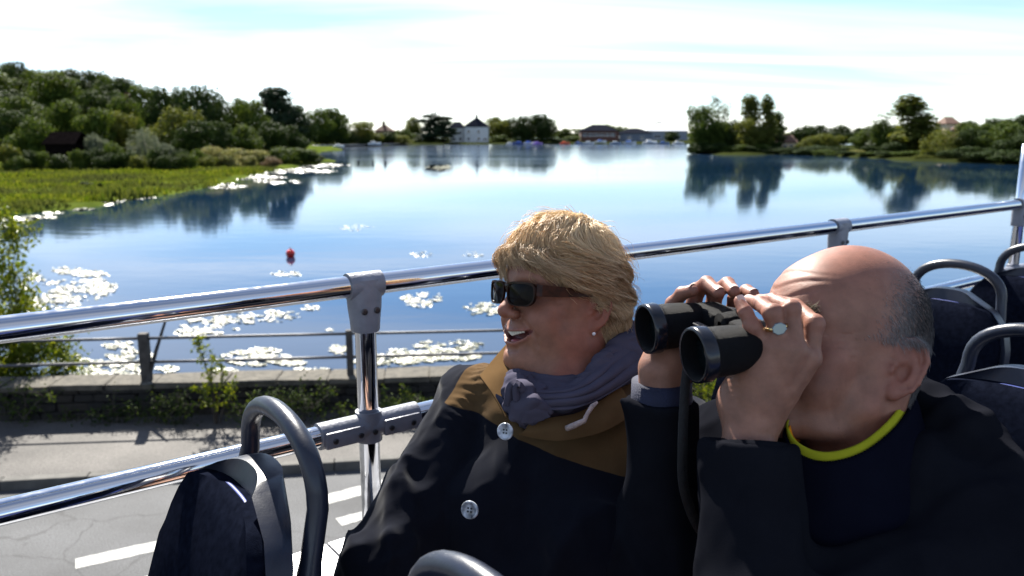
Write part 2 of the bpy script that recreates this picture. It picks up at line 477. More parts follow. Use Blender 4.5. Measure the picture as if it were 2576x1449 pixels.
far_poly = shore((700, 377), (760, 371), (1040, 364.5), (1140, 363), (1240, 363), (1400, 362.5), (1740, 362)) + [(300, 420), (900, 700), (-700, 700), (-420, 330), (-60, 225)]
def h_far(P, d): return WATER_Z + 0.6 * smooth(0, 2, d) + 0.5 * smooth(5, 60, d) + 1.0 * smooth(60, 250, d)
terrain('far_shore', 'low far shore of the lake with houses and boatyard', far_poly, h_far, M_soil, 6.0)

isl_poly = shore((1735, 386), (1800, 390), (1900, 391), (1965, 389), (2100, 393), (2200, 399), (2300, 406), (2440, 410), (2576, 415), (2900, 420), (3300, 440)) + [(260, 110), (330, 330), (110, 290), (64, 215)]
def h_right(P, d): return WATER_Z + 0.5 * smooth(0, 1.5, d) + 0.5 * smooth(2, 20, d) + 5.5 * smooth(18, 75, d) * smooth(70, 130, P[:, 0])
terrain('right_bank', 'overgrown right bank and wooded point of the lake', isl_poly, h_right, M_soil, 2.2)
hill_poly = [(-1400, 900), (1400, 900), (1400, 1500), (-1400, 1500)]
def h_hill(P, d): return WATER_Z + smooth(0, 120, d) * (2 + 5 * (fbm(np.column_stack([P * .004, P[:, 0] * 0]), 9, 3) * .5 + .5))
terrain('distant_hill', 'distant low hills behind the far shore', hill_poly, h_hill, M_soil, 30.0)

def ground_z(x, y):
    P = np.array([[x, y]], float)
    best = WATER_Z
    for poly, h in ((left_poly, h_left), (far_poly, h_far), (isl_poly, h_right)):
        d = -poly_sd(P, np.array(poly))
        if d[0] > 0: best = max(best, float(h(P, d)[0]))
    return best
# ------------------------------------------------------------------ trees and shrubs
LEAF = {
    'dark':   leaf_mat('foliage_dark', (0.014, 0.030, 0.008), (0.040, 0.062, 0.014), 0.2),
    'mid':    leaf_mat('foliage_mid', (0.028, 0.055, 0.010), (0.075, 0.105, 0.020), 0.28),
    'olive':  leaf_mat('foliage_olive', (0.055, 0.078, 0.014), (0.12, 0.132, 0.030), 0.32),
    'silver': leaf_mat('foliage_silver', (0.08, 0.10, 0.06), (0.17, 0.19, 0.13), 0.25),
    'pine':   leaf_mat('foliage_pine', (0.012, 0.026, 0.014), (0.030, 0.048, 0.022), 0.12),
    'fresh':  leaf_mat('foliage_fresh', (0.045, 0.085, 0.010), (0.17, 0.20, 0.024), 0.42, 0.35),
    'reed':   leaf_mat('foliage_reed', (0.12, 0.15, 0.04), (0.24, 0.22, 0.09), 0.35),
    'brown':  leaf_mat('foliage_brown', (0.09, 0.07, 0.035), (0.17, 0.13, 0.07), 0.3),
}
M_bark = mat('tree_bark', (0.06, 0.048, 0.036), 0.9, var=0.4, scale=8, bump=0.5, bscale=25)

def leaf_quads(C0, N, size, rs, aspect=0.6):
    """array of bent leaf quads at centres C0, facing N roughly"""
    n = len(C0)
    t = rs.normal(size=(n, 3)); t -= (t * N).sum(1, keepdims=True) * N
    t /= np.linalg.norm(t, axis=1, keepdims=True) + 1e-9
    b = np.cross(N, t)
    s = size * rs.uniform(0.6, 1.35, (n, 1))
    V = np.stack([C0 - t * s, C0 + b * s * aspect + N * s * .15, C0 + t * s, C0 - b * s * aspect + N * s * .15], 1).reshape(-1, 3)
    F = np.arange(4 * n).reshape(n, 4)
    return V, F

def crown_mesh(name, seed, lobes, n, size, hollow=0.55, flat=0.0, spread=0.5):
    """lobes: (x,y,z,rx,ry,rz) in units of a tree 1 m high"""
    rs = np.random.default_rng(seed)
    L_ = np.array(lobes, float)
    w = (L_[:, 3] * L_[:, 4] + L_[:, 4] * L_[:, 5] + L_[:, 3] * L_[:, 5]); w /= w.sum()
    which = rs.choice(len(L_), n, p=w)
    d = rs.normal(size=(n, 3)); d /= np.linalg.norm(d, axis=1, keepdims=True)
    r = rs.uniform(hollow ** 3, 1, n) ** (1 / 3)
    # clumpy: modulate the radius with noise so the outline is uneven and has gaps
    cl = fbm(d * 2.3 + which[:, None] * 3.1, seed, 3)
    r = r * (1 + 0.30 * cl)
    keep = rs.uniform(size=n) < 0.62 + 0.75 * fbm(d * 4.0 + which[:, None] * 1.7, seed + 5, 2)
    Cn = L_[which, :3] + d * L_[which, 3:] * r[:, None]
    N = d + rs.normal(size=(n, 3)) * spread; N[:, 2] += 0.15
    N /= np.linalg.norm(N, axis=1, keepdims=True)
    V, F = leaf_quads(Cn[keep], N[keep], size, rs)
    return mesh_np(name, V, F, False)
def trunk_mesh(name, seed, lobes, r0=0.022, top=0.7):
    rd = random.Random(seed); mb = MB()
    p = [Vector((0, 0, -0.03))]
    for i in range(1, 6): p.append(Vector((rd.uniform(-.012, .012) * i, rd.uniform(-.012, .012) * i, top * i / 5)))
    mb.tube(p, [r0 * (1.5 if i == 0 else 1 - 0.15 * i) for i in range(6)], 7)
    for l in lobes[:9]:
        k = rd.randint(1, 4); a = p[k]
        b_ = Vector(l[:3]); m_ = a.lerp(b_, .5) + Vector((0, 0, -.03))
        mb.tube([a, m_, b_], [r0 * .5, r0 * .33, r0 * .12], 5)
    return mesh(name, mb.V, mb.F, True)

def broad_lobes(seed, k=16, w=0.36, z0=0.16):
    rd = random.Random(seed); out = [(0, 0, .62, w * .72, w * .72, .30)]
    for i in range(k):
        a = 2 * math.pi * i / k + rd.uniform(-.4, .4); z = rd.uniform(z0, .84)
        rr = w * math.sqrt(max(0.05, 1 - ((z - .58) / .42) ** 2)) * rd.uniform(.55, .95)
        s = rd.uniform(.15, .23)
        out.append((rr * math.cos(a), rr * math.sin(a), z, s, s, s * .85))
    out.append((rd.uniform(-.06, .06), 0, .86, .15, .15, .13))
    return out
def pine_lobes(seed):
    rd = random.Random(seed); out = []
    for i in range(13):
        a = rd.uniform(0, 6.28); z = rd.uniform(.15, .93); rr = rd.uniform(.08, .30) * (1.15 - .6 * z)
        out.append((rr * math.cos(a), rr * math.sin(a), z, rd.uniform(.10, .19), rd.uniform(.10, .19), rd.uniform(.05, .09)))
    out.append((0, 0, .55, .15, .15, .4))
    return out
def poplar_lobes(seed):
    rd = random.Random(seed); out = []
    for i in range(12):
        z = .18 + .78 * i / 11
        out.append((rd.uniform(-.05, .05), rd.uniform(-.05, .05), z, rd.uniform(.06, .10), rd.uniform(.06, .10), rd.uniform(.08, .15)))
    return out
def bush_lobes(seed):
    rd = random.Random(seed); out = [(0, 0, .4, .42, .42, .42)]
    for i in range(9):
        a = rd.uniform(0, 6.28); rr = rd.uniform(.2, .48); s = rd.uniform(.2, .32)
        out.append((rr * math.cos(a), rr * math.sin(a), rd.uniform(.2, .68), s, s, s * .85))
    return out
def willow_lobes(seed):
    rd = random.Random(seed); out = [(0, 0, .62, .38, .38, .3)]
    for i in range(14):
        a = 2 * math.pi * i / 14; rr = rd.uniform(.34, .5)
        out.append((rr * math.cos(a), rr * math.sin(a), rd.uniform(.22, .5), .10, .10, rd.uniform(.22, .34)))
    return out
PROTO = {}
def proto(kind, i, leafm):
    key = (kind, i, leafm)
    if key in PROTO: return PROTO[key]
    seed = hash((kind, i)) % 1000 if False else (sum(map(ord, kind)) * 7 + i * 31)
    spec = {'broad': (broad_lobes, 13000, .024, .5, .020), 'pine': (pine_lobes, 9000, .022, .3, .022), 'poplar': (poplar_lobes, 5200, .019, .2, .014),
            'bush': (bush_lobes, 8000, .036, .5, .02), 'willow': (willow_lobes, 8000, .022, .4, .024), 'birch': (poplar_lobes, 800, .020, .2, .010)}[kind]
    lobes = spec[0](seed)
    cm = crown_mesh('crown', seed, lobes, spec[1], spec[2], spec[3]); cm.materials.append(LEAF[leafm])
    tm = trunk_mesh('trunk', seed, lobes, spec[4], .35 if kind == 'bush' else .75); tm.materials.append(M_bark)
    PROTO[key] = (cm, tm)
    return PROTO[key]
TNAME = {'broad': 'broadleaf_tree', 'pine': 'pine_tree', 'poplar': 'poplar_tree', 'bush': 'bush', 'willow': 'willow_tree', 'birch': 'birch_tree'}
TCAT = {'broad': 'tree', 'pine': 'tree', 'poplar': 'tree', 'bush': 'bush', 'willow': 'tree', 'birch': 'tree'}
tcount = [0]
def tree(kind, leafm, px, ytop, Y, wpx, label, group, base_z=None, wid_per_h=None):
    """tree whose crown top and width read at the given place from the bus deck; stands on the terrain at distance Y"""
    top = at(px, ytop, Y)
    zb = ground_z(top.x, Y) if base_z is None else base_z
    h = max(0.6, top.z - zb + 0.02)
    w = wpx / FPX * Y
    tcount[0] += 1
    i = tcount[0]
    cm, tm = proto(kind, i % 3, leafm)
    unit = {'broad': .72, 'pine': .56, 'poplar': .22, 'bush': 1.15, 'willow': 1.0, 'birch': .22}[kind]
    s = w / unit
    e = thing(TNAME[kind], label, TCAT[kind], (top.x, Y, zb - 0.05), group)
    for nm, me in (('crown', cm), ('trunk', tm)):
        o = bpy.data.objects.new(nm, me); C.objects.link(o); o.parent = e
        o.rotation_euler = (0, 0, (i * 2.4) % 6.28); o.scale = (s, s, h)
        if nm == 'trunk': o.scale = (h, h, h)
    return e
LT = 'trees on the left hillside'; LB = 'bushes along the meadow'; RT = 'trees on the right bank'; FT = 'trees on the far shore'
# left hillside, back row first: (kind, leaf, px, top y, distance, width px, label)
left = [
 ('broad','mid',-60,150,190,150,'big tree cut by the left edge on the hilltop'),
 ('broad','dark',22,158,205,70,'dark rounded tree at the hilltop, farthest left'),
 ('broad','dark',52,152,210,64,'dark tree making the highest hilltop bump'),
 ('broad','mid',95,172,200,80,'mid green tree just right of the highest hilltop bump'),
 ('broad','mid',130,176,170,120,'large dark green spreading tree high on the left hill'),
 ('broad','dark',186,172,195,90,'dark tree on the hill crest above the wooden shed'),
 ('broad','dark',222,174,200,70,'round dark tree on the crest right of the shed'),
 ('broad','mid',258,184,190,74,'tree on the descending crest left of centre hill'),
 ('broad','dark',295,192,185,80,'dark tree on the descending hill crest'),
 ('broad','mid',345,209,172,86,'olive green tree low on the hill crest'),
 ('broad','dark',398,212,160,90,'tall dark tree at the foot of the crest'),
 ('broad','mid',425,236,170,70,'small tree in the notch left of the big domed tree'),
 ('broad','dark',498,210,142,112,'big domed dark tree standing clear on the skyline'),
 ('broad','dark',548,240,150,70,'dark tree on the right flank of the domed tree'),
 ('broad','mid',592,243,152,66,'rounded green tree between the domed tree and the pine'),
 ('broad','mid',640,246,146,80,'bushy green tree in front of the pine'),
 ('pine','pine',684,210,158,120,'ragged dark pine rising above its neighbours'),
 ('pine','pine',724,240,165,86,'dark pine on the right of the ragged pine'),
 ('broad','dark',752,262,215,62,'dark tree at the right foot of the pines'),
 ('broad','mid',806,268,290,66,'green tree left of the paired trees near the jetty'),
 ('broad','mid',846,268,296,60,'green tree right of the paired trees near the jetty'),
 ('broad','olive',912,303,306,54,'small pale tree next to the brick house'),
 ('broad','dark',20,222,150,130,'dark mass of tree at the left edge below the crest'),
 ('broad','mid',62,240,140,100,'green tree below the crest at left'),
 ('broad','dark',235,222,150,100,'shaded tree in the middle of the hillside'),
 ('broad','mid',300,232,145,90,'green tree halfway down the hillside'),
 ('broad','mid',172,246,128,92,'olive crowned tree above the wooden shed'),
 ('broad','dark',8,270,118,96,'shaded tree near the left edge above the meadow'),
 ('broad','mid',70,290,112,88,'leafy tree left of the wooden shed'),
 ('broad','mid',232,268,122,84,'green tree right of the wooden shed roof'),
 ('broad','olive',290,276,126,80,'yellowish tree behind the silver willow'),
 ('broad','olive',432,262,124,110,'broad olive green tree in front of the domed tree'),
 ('broad','dark',478,300,116,84,'dark low tree beside the olive green tree'),
 ('broad','dark',545,300,124,76,'dark tree under the domed tree'),
 ('broad','mid',612,308,130,80,'green tree at the foot of the pine'),
 ('broad','dark',672,302,136,84,'shaded tree below the ragged pine'),
 ('broad','dark',732,312,142,70,'shaded tree at the right end of the wood'),
 ('willow','silver',357,306,104,76,'silvery rounded willow among dark bushes'),
 ('bush','silver',240,322,103,58,'silvery shrub left of the rounded willow'),
]
for k, l, px, yt, Y, w, lab in left: tree(k, l, px, yt, Y, w, lab, LT if k != 'bush' else LB)
bushes = [
 ('bush','olive',18,352,94,76,'olive bush at the left end of the meadow edge'),
 ('bush','dark',66,372,94,60,'dark bush left of the wooden shed'),
 ('bush','mid',196,366,95,50,'green bush just right of the wooden shed'),
 ('bush','dark',236,364,96,70,'dark bush below the silvery shrub'),
 ('bush','mid',282,350,97,60,'bright green bush left of the rounded willow'),
 ('bush','dark',316,372,95,66,'dark bush in front of the rounded willow'),
 ('bush','dark',392,362,96,70,'dark bush right of the rounded willow'),
 ('bush','silver',418,352,98,44,'pale flowering bush right of the rounded willow'),
 ('bush','dark',446,366,97,62,'dark bush under the broad olive tree'),
 ('bush','mid',490,366,99,56,'green bush where the reeds begin'),
 ('bush','reed',540,362,104,80,'pale reedy thicket in the middle of the bank'),
 ('bush','silver',514,364,108,36,'whitish shrub behind the reedy thicket'),
 ('bush','reed',598,366,108,84,'reedy thicket right of the middle of the bank'),
 ('bush','reed',646,372,112,64,'reedy thicket behind the brown reeds'),
 ('bush','brown',680,388,106,48,'brown reed clump at the water edge'),
 ('bush','mid',716,362,118,86,'green bush on the tip of the bank'),
 ('bush','dark',766,372,122,70,'dark bush ending the bank point'),
 ('bush','dark',214,462,66,34,'small dark bush alone on the meadow'),
 ('bush','mid',254,476,64,14,'tiny green shrub on the meadow'),
]
bushes += [
 ('bush','mid',650,386,112,60,'green bush behind the brown reed clump'),
 ('bush','olive',700,376,118,60,'olive bush left of the point tip'),
 ('bush','mid',748,366,121,80,'leafy bush in the middle of the point'),
 ('bush','dark',790,384,124,50,'last low dark bush at the very tip of the point'),
 ('bush','reed',572,384,104,70,'pale reeds low on the bank left of the brown clump'),
 ('bush','reed',620,386,106,56,'pale reeds just left of the brown clump'),
 ('bush','dark',150,384,96,60,'dark bush right in front of the shed'),
 ('bush','mid',100,372,95,56,'green bush at the left corner of the shed'),
 ('bush','olive',340,384,94,60,'olive bush low in front of the rounded willow'),
 ('bush','mid',470,380,96,60,'green bush low at the meadow edge under the olive tree'),
 ('bush','dark',270,378,94,60,'dark bush low at the meadow edge left of the willow'),
 ('bush','mid',40,386,92,60,'green bush low at the left end of the meadow edge'),
 ('bush','dark',420,386,94,56,'dark bush low at the meadow edge right of the willow'),
 ('bush','olive',520,384,98,50,'olive bush low where the reeds begin'),
]
for k, l, px, yt, Y, w, lab in bushes: tree(k, l, px, yt, Y, w, lab, LB)
right = [
 ('broad','mid',1771,262,190,70,'dense egg shaped tree at the left end of the wooded point'),
 ('birch','silver',1806,248,205,40,'thin feathery birch behind the egg shaped tree'),
 ('birch','silver',1828,270,206,34,'second thin birch behind the egg shaped tree'),
 ('broad','dark',1822,304,192,52,'dark tree beside the egg shaped tree'),
 ('broad','dark',1852,298,194,44,'dark pointed tree left of the poplars'),
 ('poplar','olive',1892,248,192,50,'tall thin poplar, left of the pair'),
 ('broad','olive',1886,296,188,58,'olive tree at the foot of the left poplar'),
 ('poplar','olive',1938,248,190,44,'tall thin poplar, right of the pair'),
 ('poplar','mid',1962,288,200,34,'short poplar right of the tall pair'),
 ('bush','dark',1760,352,187,60,'dark bush at the waterline under the egg shaped tree'),
 ('bush','dark',1812,356,186,64,'dark waterline bush left of the poplars'),
 ('bush','mid',1866,360,184,60,'green waterline bush under the left poplar'),
 ('bush','mid',1916,358,184,56,'green waterline bush between the poplars'),
 ('bush','dark',1952,352,188,40,'dark bush at the right end of the point'),
 ('bush','dark',1990,366,180,70,'dark low bush in front of the cottage'),
 ('bush','olive',2040,336,186,64,'yellow green bush right of the cottage'),
 ('bush','olive',2082,332,188,70,'taller yellow green bush right of the cottage'),
 ('bush','dark',2050,362,178,80,'dark waterline bush right of the cottage'),
 ('bush','dark',2108,366,174,70,'dark waterline bush below the green slope'),
 ('bush','reed',2160,376,168,60,'pale low scrub on the green slope'),
 ('broad','dark',2010,318,260,60,'dark far tree above the cottage'),
 ('broad','dark',2060,312,262,60,'dark far tree behind the yellow green bushes'),
 ('broad','dark',2120,312,258,70,'dark rounded far tree above the green slope'),
 ('broad','dark',2160,320,258,50,'small dark far tree right of the rounded one'),
 ('birch','silver',2206,290,168,60,'sparse grey tree left of the tall column tree'),
 ('broad','mid',2228,300,166,60,'open crowned tree left of the tall column tree'),
 ('bush','dark',2196,362,160,50,'dark bush by the little hut'),
 ('bush','dark',2250,352,156,70,'dark bush at the foot of the column tree'),
 ('poplar','olive',2312,248,158,110,'tall column shaped tree on the right bank'),
 ('broad','dark',2336,302,164,80,'dark tree behind the column shaped tree'),
 ('willow','olive',2380,314,142,100,'drooping olive willow by the water at right'),
 ('broad','dark',2448,318,140,84,'dark tree right of the drooping willow'),
 ('broad','mid',2446,302,190,60,'tree between the roofs on the right'),
 ('broad','dark',2500,296,180,80,'dark tree on the skyline near the right edge'),
 ('broad','mid',2524,302,136,90,'green tree near the right edge'),
 ('broad','dark',2570,286,170,80,'dark tree on the skyline at the right edge'),
 ('broad','dark',2590,318,128,110,'black green tree cut by the right edge'),
 ('bush','dark',2450,364,132,90,'dark bank bush below the right trees'),
 ('bush','dark',2520,366,128,100,'dark bank bush nearest the right edge'),
 ('bush','olive',2330,388,140,60,'pale grassy bush at the waterline under the willow'),
 ('broad','dark',2650,300,125,110,'dark tree just outside the right edge'),
 ('broad','mid',2240,312,250,56,'far tree between the column tree and the green slope'),
]
right += [
 ('bush','dark',1745,364,185,40,'dark waterline bush at the very left of the wooded point'),
 ('bush','dark',1785,362,184,50,'dark waterline bush second from the left of the point'),
 ('bush','mid',1840,366,183,50,'green waterline bush below the dark pointed tree'),
 ('bush','dark',1892,364,182,50,'dark waterline bush below the olive tree'),
 ('bush','dark',1940,366,182,50,'dark waterline bush below the right poplar'),
 ('bush','dark',1975,372,178,50,'dark waterline bush below the cottage'),
 ('bush','dark',2020,372,174,60,'dark waterline bush right below the cottage garden'),
 ('bush','mid',2075,374,170,60,'green waterline bush below the yellow green bushes'),
 ('bush','dark',2135,378,164,60,'dark waterline bush at the left of the slope'),
 ('bush','mid',2180,380,158,56,'green waterline bush at the right of the slope'),
 ('bush','dark',2230,378,152,66,'dark waterline bush below the little hut'),
 ('bush','mid',2285,376,147,66,'green waterline bush below the column tree'),
 ('bush','dark',2340,380,142,60,'dark waterline bush left of the willow foot'),
 ('bush','dark',2400,376,136,70,'dark waterline bush right of the willow foot'),
 ('bush','dark',2480,374,129,90,'dark waterline bush below the right hand trees'),
 ('bush','dark',2560,372,123,100,'dark waterline bush at the right edge'),
 ('broad','mid',1800,300,191,60,'green tree filling the gap beside the egg shaped tree'),
 ('broad','mid',1912,306,193,56,'green tree between the two tall poplars'),
 ('broad','dark',1945,318,196,50,'dark tree behind the right poplar'),
 ('broad','dark',2290,318,160,70,'dark tree at the foot of the column tree'),
 ('broad','mid',2180,316,172,60,'round green tree left of the sparse grey tree'),
 ('broad','mid',2480,308,145,80,'full green tree right of the willow'),
]
for k, l, px, yt, Y, w, lab in right: tree(k, l, px, yt, Y, w, lab, RT)
far = [
 ('broad','olive',1040,290,380,40,'pale round tree left of the dark pines by the white house'),
 ('pine','pine',1092,275,366,80,'dark pine left of the white house'),
 ('pine','pine',1116,290,362,60,'dark pine touching the white house'),
 ('bush','dark',1060,336,364,50,'dark shrub left of the white house'),
 ('broad','olive',1252,292,386,56,'yellow green tree right of the white house'),
 ('broad','olive',1274,300,380,50,'second yellow green tree right of the white house'),
 ('broad','dark',1318,288,372,64,'dark tree at the water right of the white house'),
 ('broad','dark',1370,284,370,60,'darkest tree right of the white house'),
 ('bush','mid',1256,336,370,50,'green bush at the white house lawn'),
 ('bush','dark',880,322,305,90,'dark clipped hedge by the jetty'),
 ('bush','dark',826,324,292,80,'dark hedge left of the jetty'),
 ('bush','olive',940,330,318,60,'pale hedge below the brick house'),
 ('bush','olive',1000,336,330,70,'olive shrubs between brick house and pines'),
 ('broad','mid',1420,322,400,40,'small tree left of the boatyard shed'),
 ('broad','mid',1524,312,410,40,'tree behind the boatyard roof'),
 ('broad','mid',1556,316,420,40,'tree right of the boatyard roof'),
 ('broad','mid',1600,324,420,40,'small tree between the boatyard sheds'),
 ('broad','dark',1690,330,400,34,'small dark tree in front of the big grey shed'),
 ('bush','mid',1440,340,390,60,'bush by the boatyard shed'),
 ('broad','mid',1640,322,470,60,'distant tree behind the big grey shed'),
 ('broad','mid',1480,322,520,70,'distant tree behind the boatyard'),
]
far += [
 ('bush','dark',968,328,326,56,'dark hedge in front of the brick house'),
 ('bush','dark',1100,344,364,60,'dark shrubs under the pine by the white house'),
 ('bush','dark',1345,344,366,80,'dark shrubs under the far dark trees'),
 ('bush','mid',1300,346,366,50,'green shrubs left of the far dark trees'),
 ('bush','dark',1400,346,372,60,'dark shrubs between dark trees and boatyard'),
 ('broad','mid',985,326,345,40,'small green tree right of the brick house'),
 ('broad','mid',1020,322,350,44,'green tree between brick house and pale round tree'),
]
for k, l, px, yt, Y, w, lab in far: tree(k, l, px, yt, Y, w, lab, FT if k != 'bush' else 'shrubs on the far shore')
# ------------------------------------------------------------------ stone wall, fence, near plants, weed, far houses
M_stone = [mat('wall_stone_%s' % n, c, 0.9, var=0.35, scale=9, bump=0.6, bscale=40) for n, c in (('grey', (0.024, 0.022, 0.019)), ('tan', (0.032, 0.027, 0.021)), ('dark', (0.015, 0.014, 0.012)))]
M_mortar = mat('wall_mortar', (0.012, 0.011, 0.010), 0.95, var=0.3, scale=12, bump=0.5, bscale=50)
M_coping = mat('coping_stone', (0.045, 0.040, 0.030), 0.9, scale=9, col2=(0.115, 0.102, 0.078), bump=0.6, bscale=35)
W_TOP = 0.58
wall = MB()
wroot = thing('stone_wall', 'low rough stone wall with flat coping between pavement and lake', 'wall', wpt(5, 0.2, PAVE_Z))
Mw = Matrix.Translation(WA) @ Matrix.Rotation(math.atan2(wdir.y, wdir.x), 4, 'Z')
core = MB().box((-14, 0.05, -1.2), (26, 0.40, W_TOP - 0.07), Mw).build('core', M_mortar, wroot)
def stone_mesh(seed):
    rd = random.Random(seed); bm = bmesh.new(); bmesh.ops.create_cube(bm, size=1.0)
    bmesh.ops.bevel(bm, geom=bm.edges[:], offset=0.14, segments=1, affect='EDGES')
    for v in bm.verts: v.co += Vector((rd.uniform(-.06, .06), rd.uniform(-.05, .05), rd.uniform(-.06, .06)))
    me = bpy.data.meshes.new('stone'); bm.to_mesh(me); bm.free(); return me
smesh = []
for i in range(9):
    me = stone_mesh(i); me.materials.append(M_stone[i % 3]); smesh.append(me)
z = PAVE_Z - 0.02
hs = [0.115, 0.13, 0.11, 0.10]
for r, h in enumerate(hs):
    x = -2.0 + rng.uniform(0, .2)
    while x < 9.5:
        w = rng.uniform(0.17, 0.42)
        o = bpy.data.objects.new('stone', rng.choice(smesh)); C.objects.link(o); o.parent = wroot
        o.matrix_parent_inverse = Matrix.Translation(wroot.location).inverted()
        o.matrix_basis = Mw @ Matrix.Translation((x + w / 2, 0.055 + rng.uniform(-.018, .012), z + h / 2)) @ Matrix.Rotation(rng.choice((0, math.pi)), 4, 'Z') @ Matrix.Diagonal((w - .012, 0.12, h - .010, 1))
        x += w
    z += h
x = -9.0
while x < 18:
    w = rng.uniform(0.55, 0.95)
    mbc = MB().box((x + .006, -0.03 + rng.uniform(-.012, .012), W_TOP - 0.075), (x + w - .006, 0.47, W_TOP + rng.uniform(-.008, .01)), Mw, bevel=0.014)
    for v in mbc.V: v += Vector((rng.uniform(-.012, .012), rng.uniform(-.016, .016), rng.uniform(-.012, .012)))
    mbc.build('coping_stone', M_coping, wroot)
    x += w

M_post = mat('weathered_post', (0.055, 0.05, 0.045), 0.85, var=0.4, scale=12, bump=0.5, bscale=50)
M_rail = mat('fence_iron', (0.085, 0.085, 0.09), 0.55, metal=0.3, var=0.3, scale=20)
fence = thing('railing_fence', 'two-rail fence with dark posts standing on the stone wall', 'fence', wpt(3, 0.2, W_TOP))
F_TOP = 1.17
px_s = []
def post_s(px):     # place along the wall seen at this column
    best = min(range(-400, 1200), key=lambda k: abs(project(wpt(k * .02, .2, 1.0))[0] - px))
    return best * .02
s0, s1 = post_s(362), post_s(880)
sp = s1 - s0
for k in range(-3, 7):
    s = s0 + sp * k
    w = 0.062 if k == 0 else 0.045
    mbp = MB().box((s - w, .2 - w, W_TOP - .05), (s + w, .2 + w, F_TOP + 0.045 + (0 if k else .02)), Mw, bevel=0.012)
    mbp.build('post', M_post, fence)
for zz in (F_TOP - 0.01, F_TOP - 0.345):
    for k in range(-3, 6):
        a, b_ = s0 + sp * k + .04, s0 + sp * (k + 1) - .04
        sag = rng.uniform(0, .003)
        mbr = MB(); mbr.tube([Mw @ Vector((a + (b_ - a) * t, .2, zz - sag * 4 * t * (1 - t))) for t in (0, .25, .5, .75, 1)], 0.021, 8)
        mbr.build('rail', M_rail, fence, smooth=True)
mbb = MB().tube([wpt(s0 + 0.03, .12, W_TOP - .03), wpt(s0 + .12, .28, 0.95), wpt(s0 + 0.26, .42, 1.42)], [0.032, .026, .016], 7)
mbb.build('brace', M_post, fence)

# near shrub behind the wall at the left, with branches and single leaves
def leafy(name, label, cat, base, stems, leafm, n_leaf, size, seed, group=None, spread=0.10, leaf_from=0.15):
    rs = np.random.default_rng(seed); rd = random.Random(seed)
    e = thing(name, label, cat, base, group)
    mbs = MB(); pts = []
    for st in stems:
        st = [Vector(p) for p in st]
        mbs.tube(st, [0.012 * (1 - .75 * i / (len(st) - 1)) for i in range(len(st))], 6)
        for i in range(len(st) - 1):
            for j in range(12):
                t = (i + j / 12) / (len(st) - 1)
                if t > leaf_from: pts.append(st[i].lerp(st[i + 1], j / 12))
    twigs = []
    for k in range(len(stems) * 14):
        p = rd.choice(pts); q = p + Vector((rd.gauss(0, 1), rd.gauss(0, 1), rd.gauss(.3, 1))).normalized() * rd.uniform(.4, 1) * spread * 2.2
        mbs.tube([p, p.lerp(q, .5) + Vector((0, 0, .01)), q], [.004, .003, .0015], 4)
        twigs += [p.lerp(q, t) for t in (.3, .5, .7, .85, 1)]
    mbs.build('stem', M_bark, e)
    P = np.array([list(rd.choice(twigs if rd.random() < .8 else pts)) for _ in range(n_leaf)]) + rs.normal(size=(n_leaf, 3)) * spread * .30
    N = rs.normal(size=(n_leaf, 3)) + np.array([0, -.4, .7]); N /= np.linalg.norm(N, axis=1, keepdims=True)
    V, F = leaf_quads(P, N, size, rs, 0.5)
    link('foliage', mesh_np('foliage', V, F, False), LEAF[leafm], e)
    return e
SY = 11.2
def S(*pp): return [at(x, y, SY + dy) for x, y, dy in pp]
leafy('leafy_shrub', 'bright leafy shrub growing up behind the wall at the left edge', 'shrub', at(-40, 990, SY), [
    S((-40, 990, 0), (-20, 850, 0), (0, 720, .1), (10, 620, .1), (15, 560, .2)),
    S((-40, 990, 0), (10, 870, -.1), (40, 760, -.1), (45, 680, 0)),
    S((-40, 990, 0), (60, 930, 0), (130, 880, 0), (190, 855, 0)),
    S((-40, 990, 0), (80, 950, .2), (150, 925, .2), (215, 905, .2)),
    S((-40, 990, 0), (40, 900, .2), (90, 830, .2), (120, 790, .2)),
    S((-40, 990, 0), (-60, 860, 0), (-50, 740, 0), (-30, 640, 0)),
    S((-60, 990, .3), (20, 940, .3), (60, 900, .3), (100, 870, .3)),
    S((-40, 990, .1), (10, 930, .1), (50, 890, .1), (150, 850, .1)),
    S((-60, 990, .2), (-20, 800, .2), (20, 700, .2), (50, 600, .2)),
    S((-60, 990, .1), (0, 850, .1), (40, 790, .1), (75, 740, .1)),
    S((-40, 990, .1), (60, 960, .1), (120, 940, .1), (180, 940, .1)),
    S((-40, 990, .2), (20, 900, .2), (70, 860, .2), (160, 830, .2)),
], 'fresh', 13000, 0.032, 5, spread=0.20)
SY = 10.05
leafy('wall_plant', 'tall weedy plant growing against the stone wall', 'plant', at(545, 1075, SY), [
    S((545, 1075, 0), (540, 1000, 0), (520, 930, -.05), (500, 870, 0), (498, 850, 0)),
    S((545, 1075, 0), (550, 1000, 0), (560, 940, 0), (556, 900, 0)),
    S((545, 1075, 0), (530, 1010, -.1), (510, 980, -.1), (492, 975, -.1)),
    S((550, 1075, 0), (565, 1010, -.1), (580, 980, -.1), (598, 972, -.1)),
    S((540, 1075, 0), (535, 980, 0), (530, 930, 0), (542, 890, 0)),
], 'fresh', 900, 0.024, 6, spread=0.07, leaf_from=0.25)
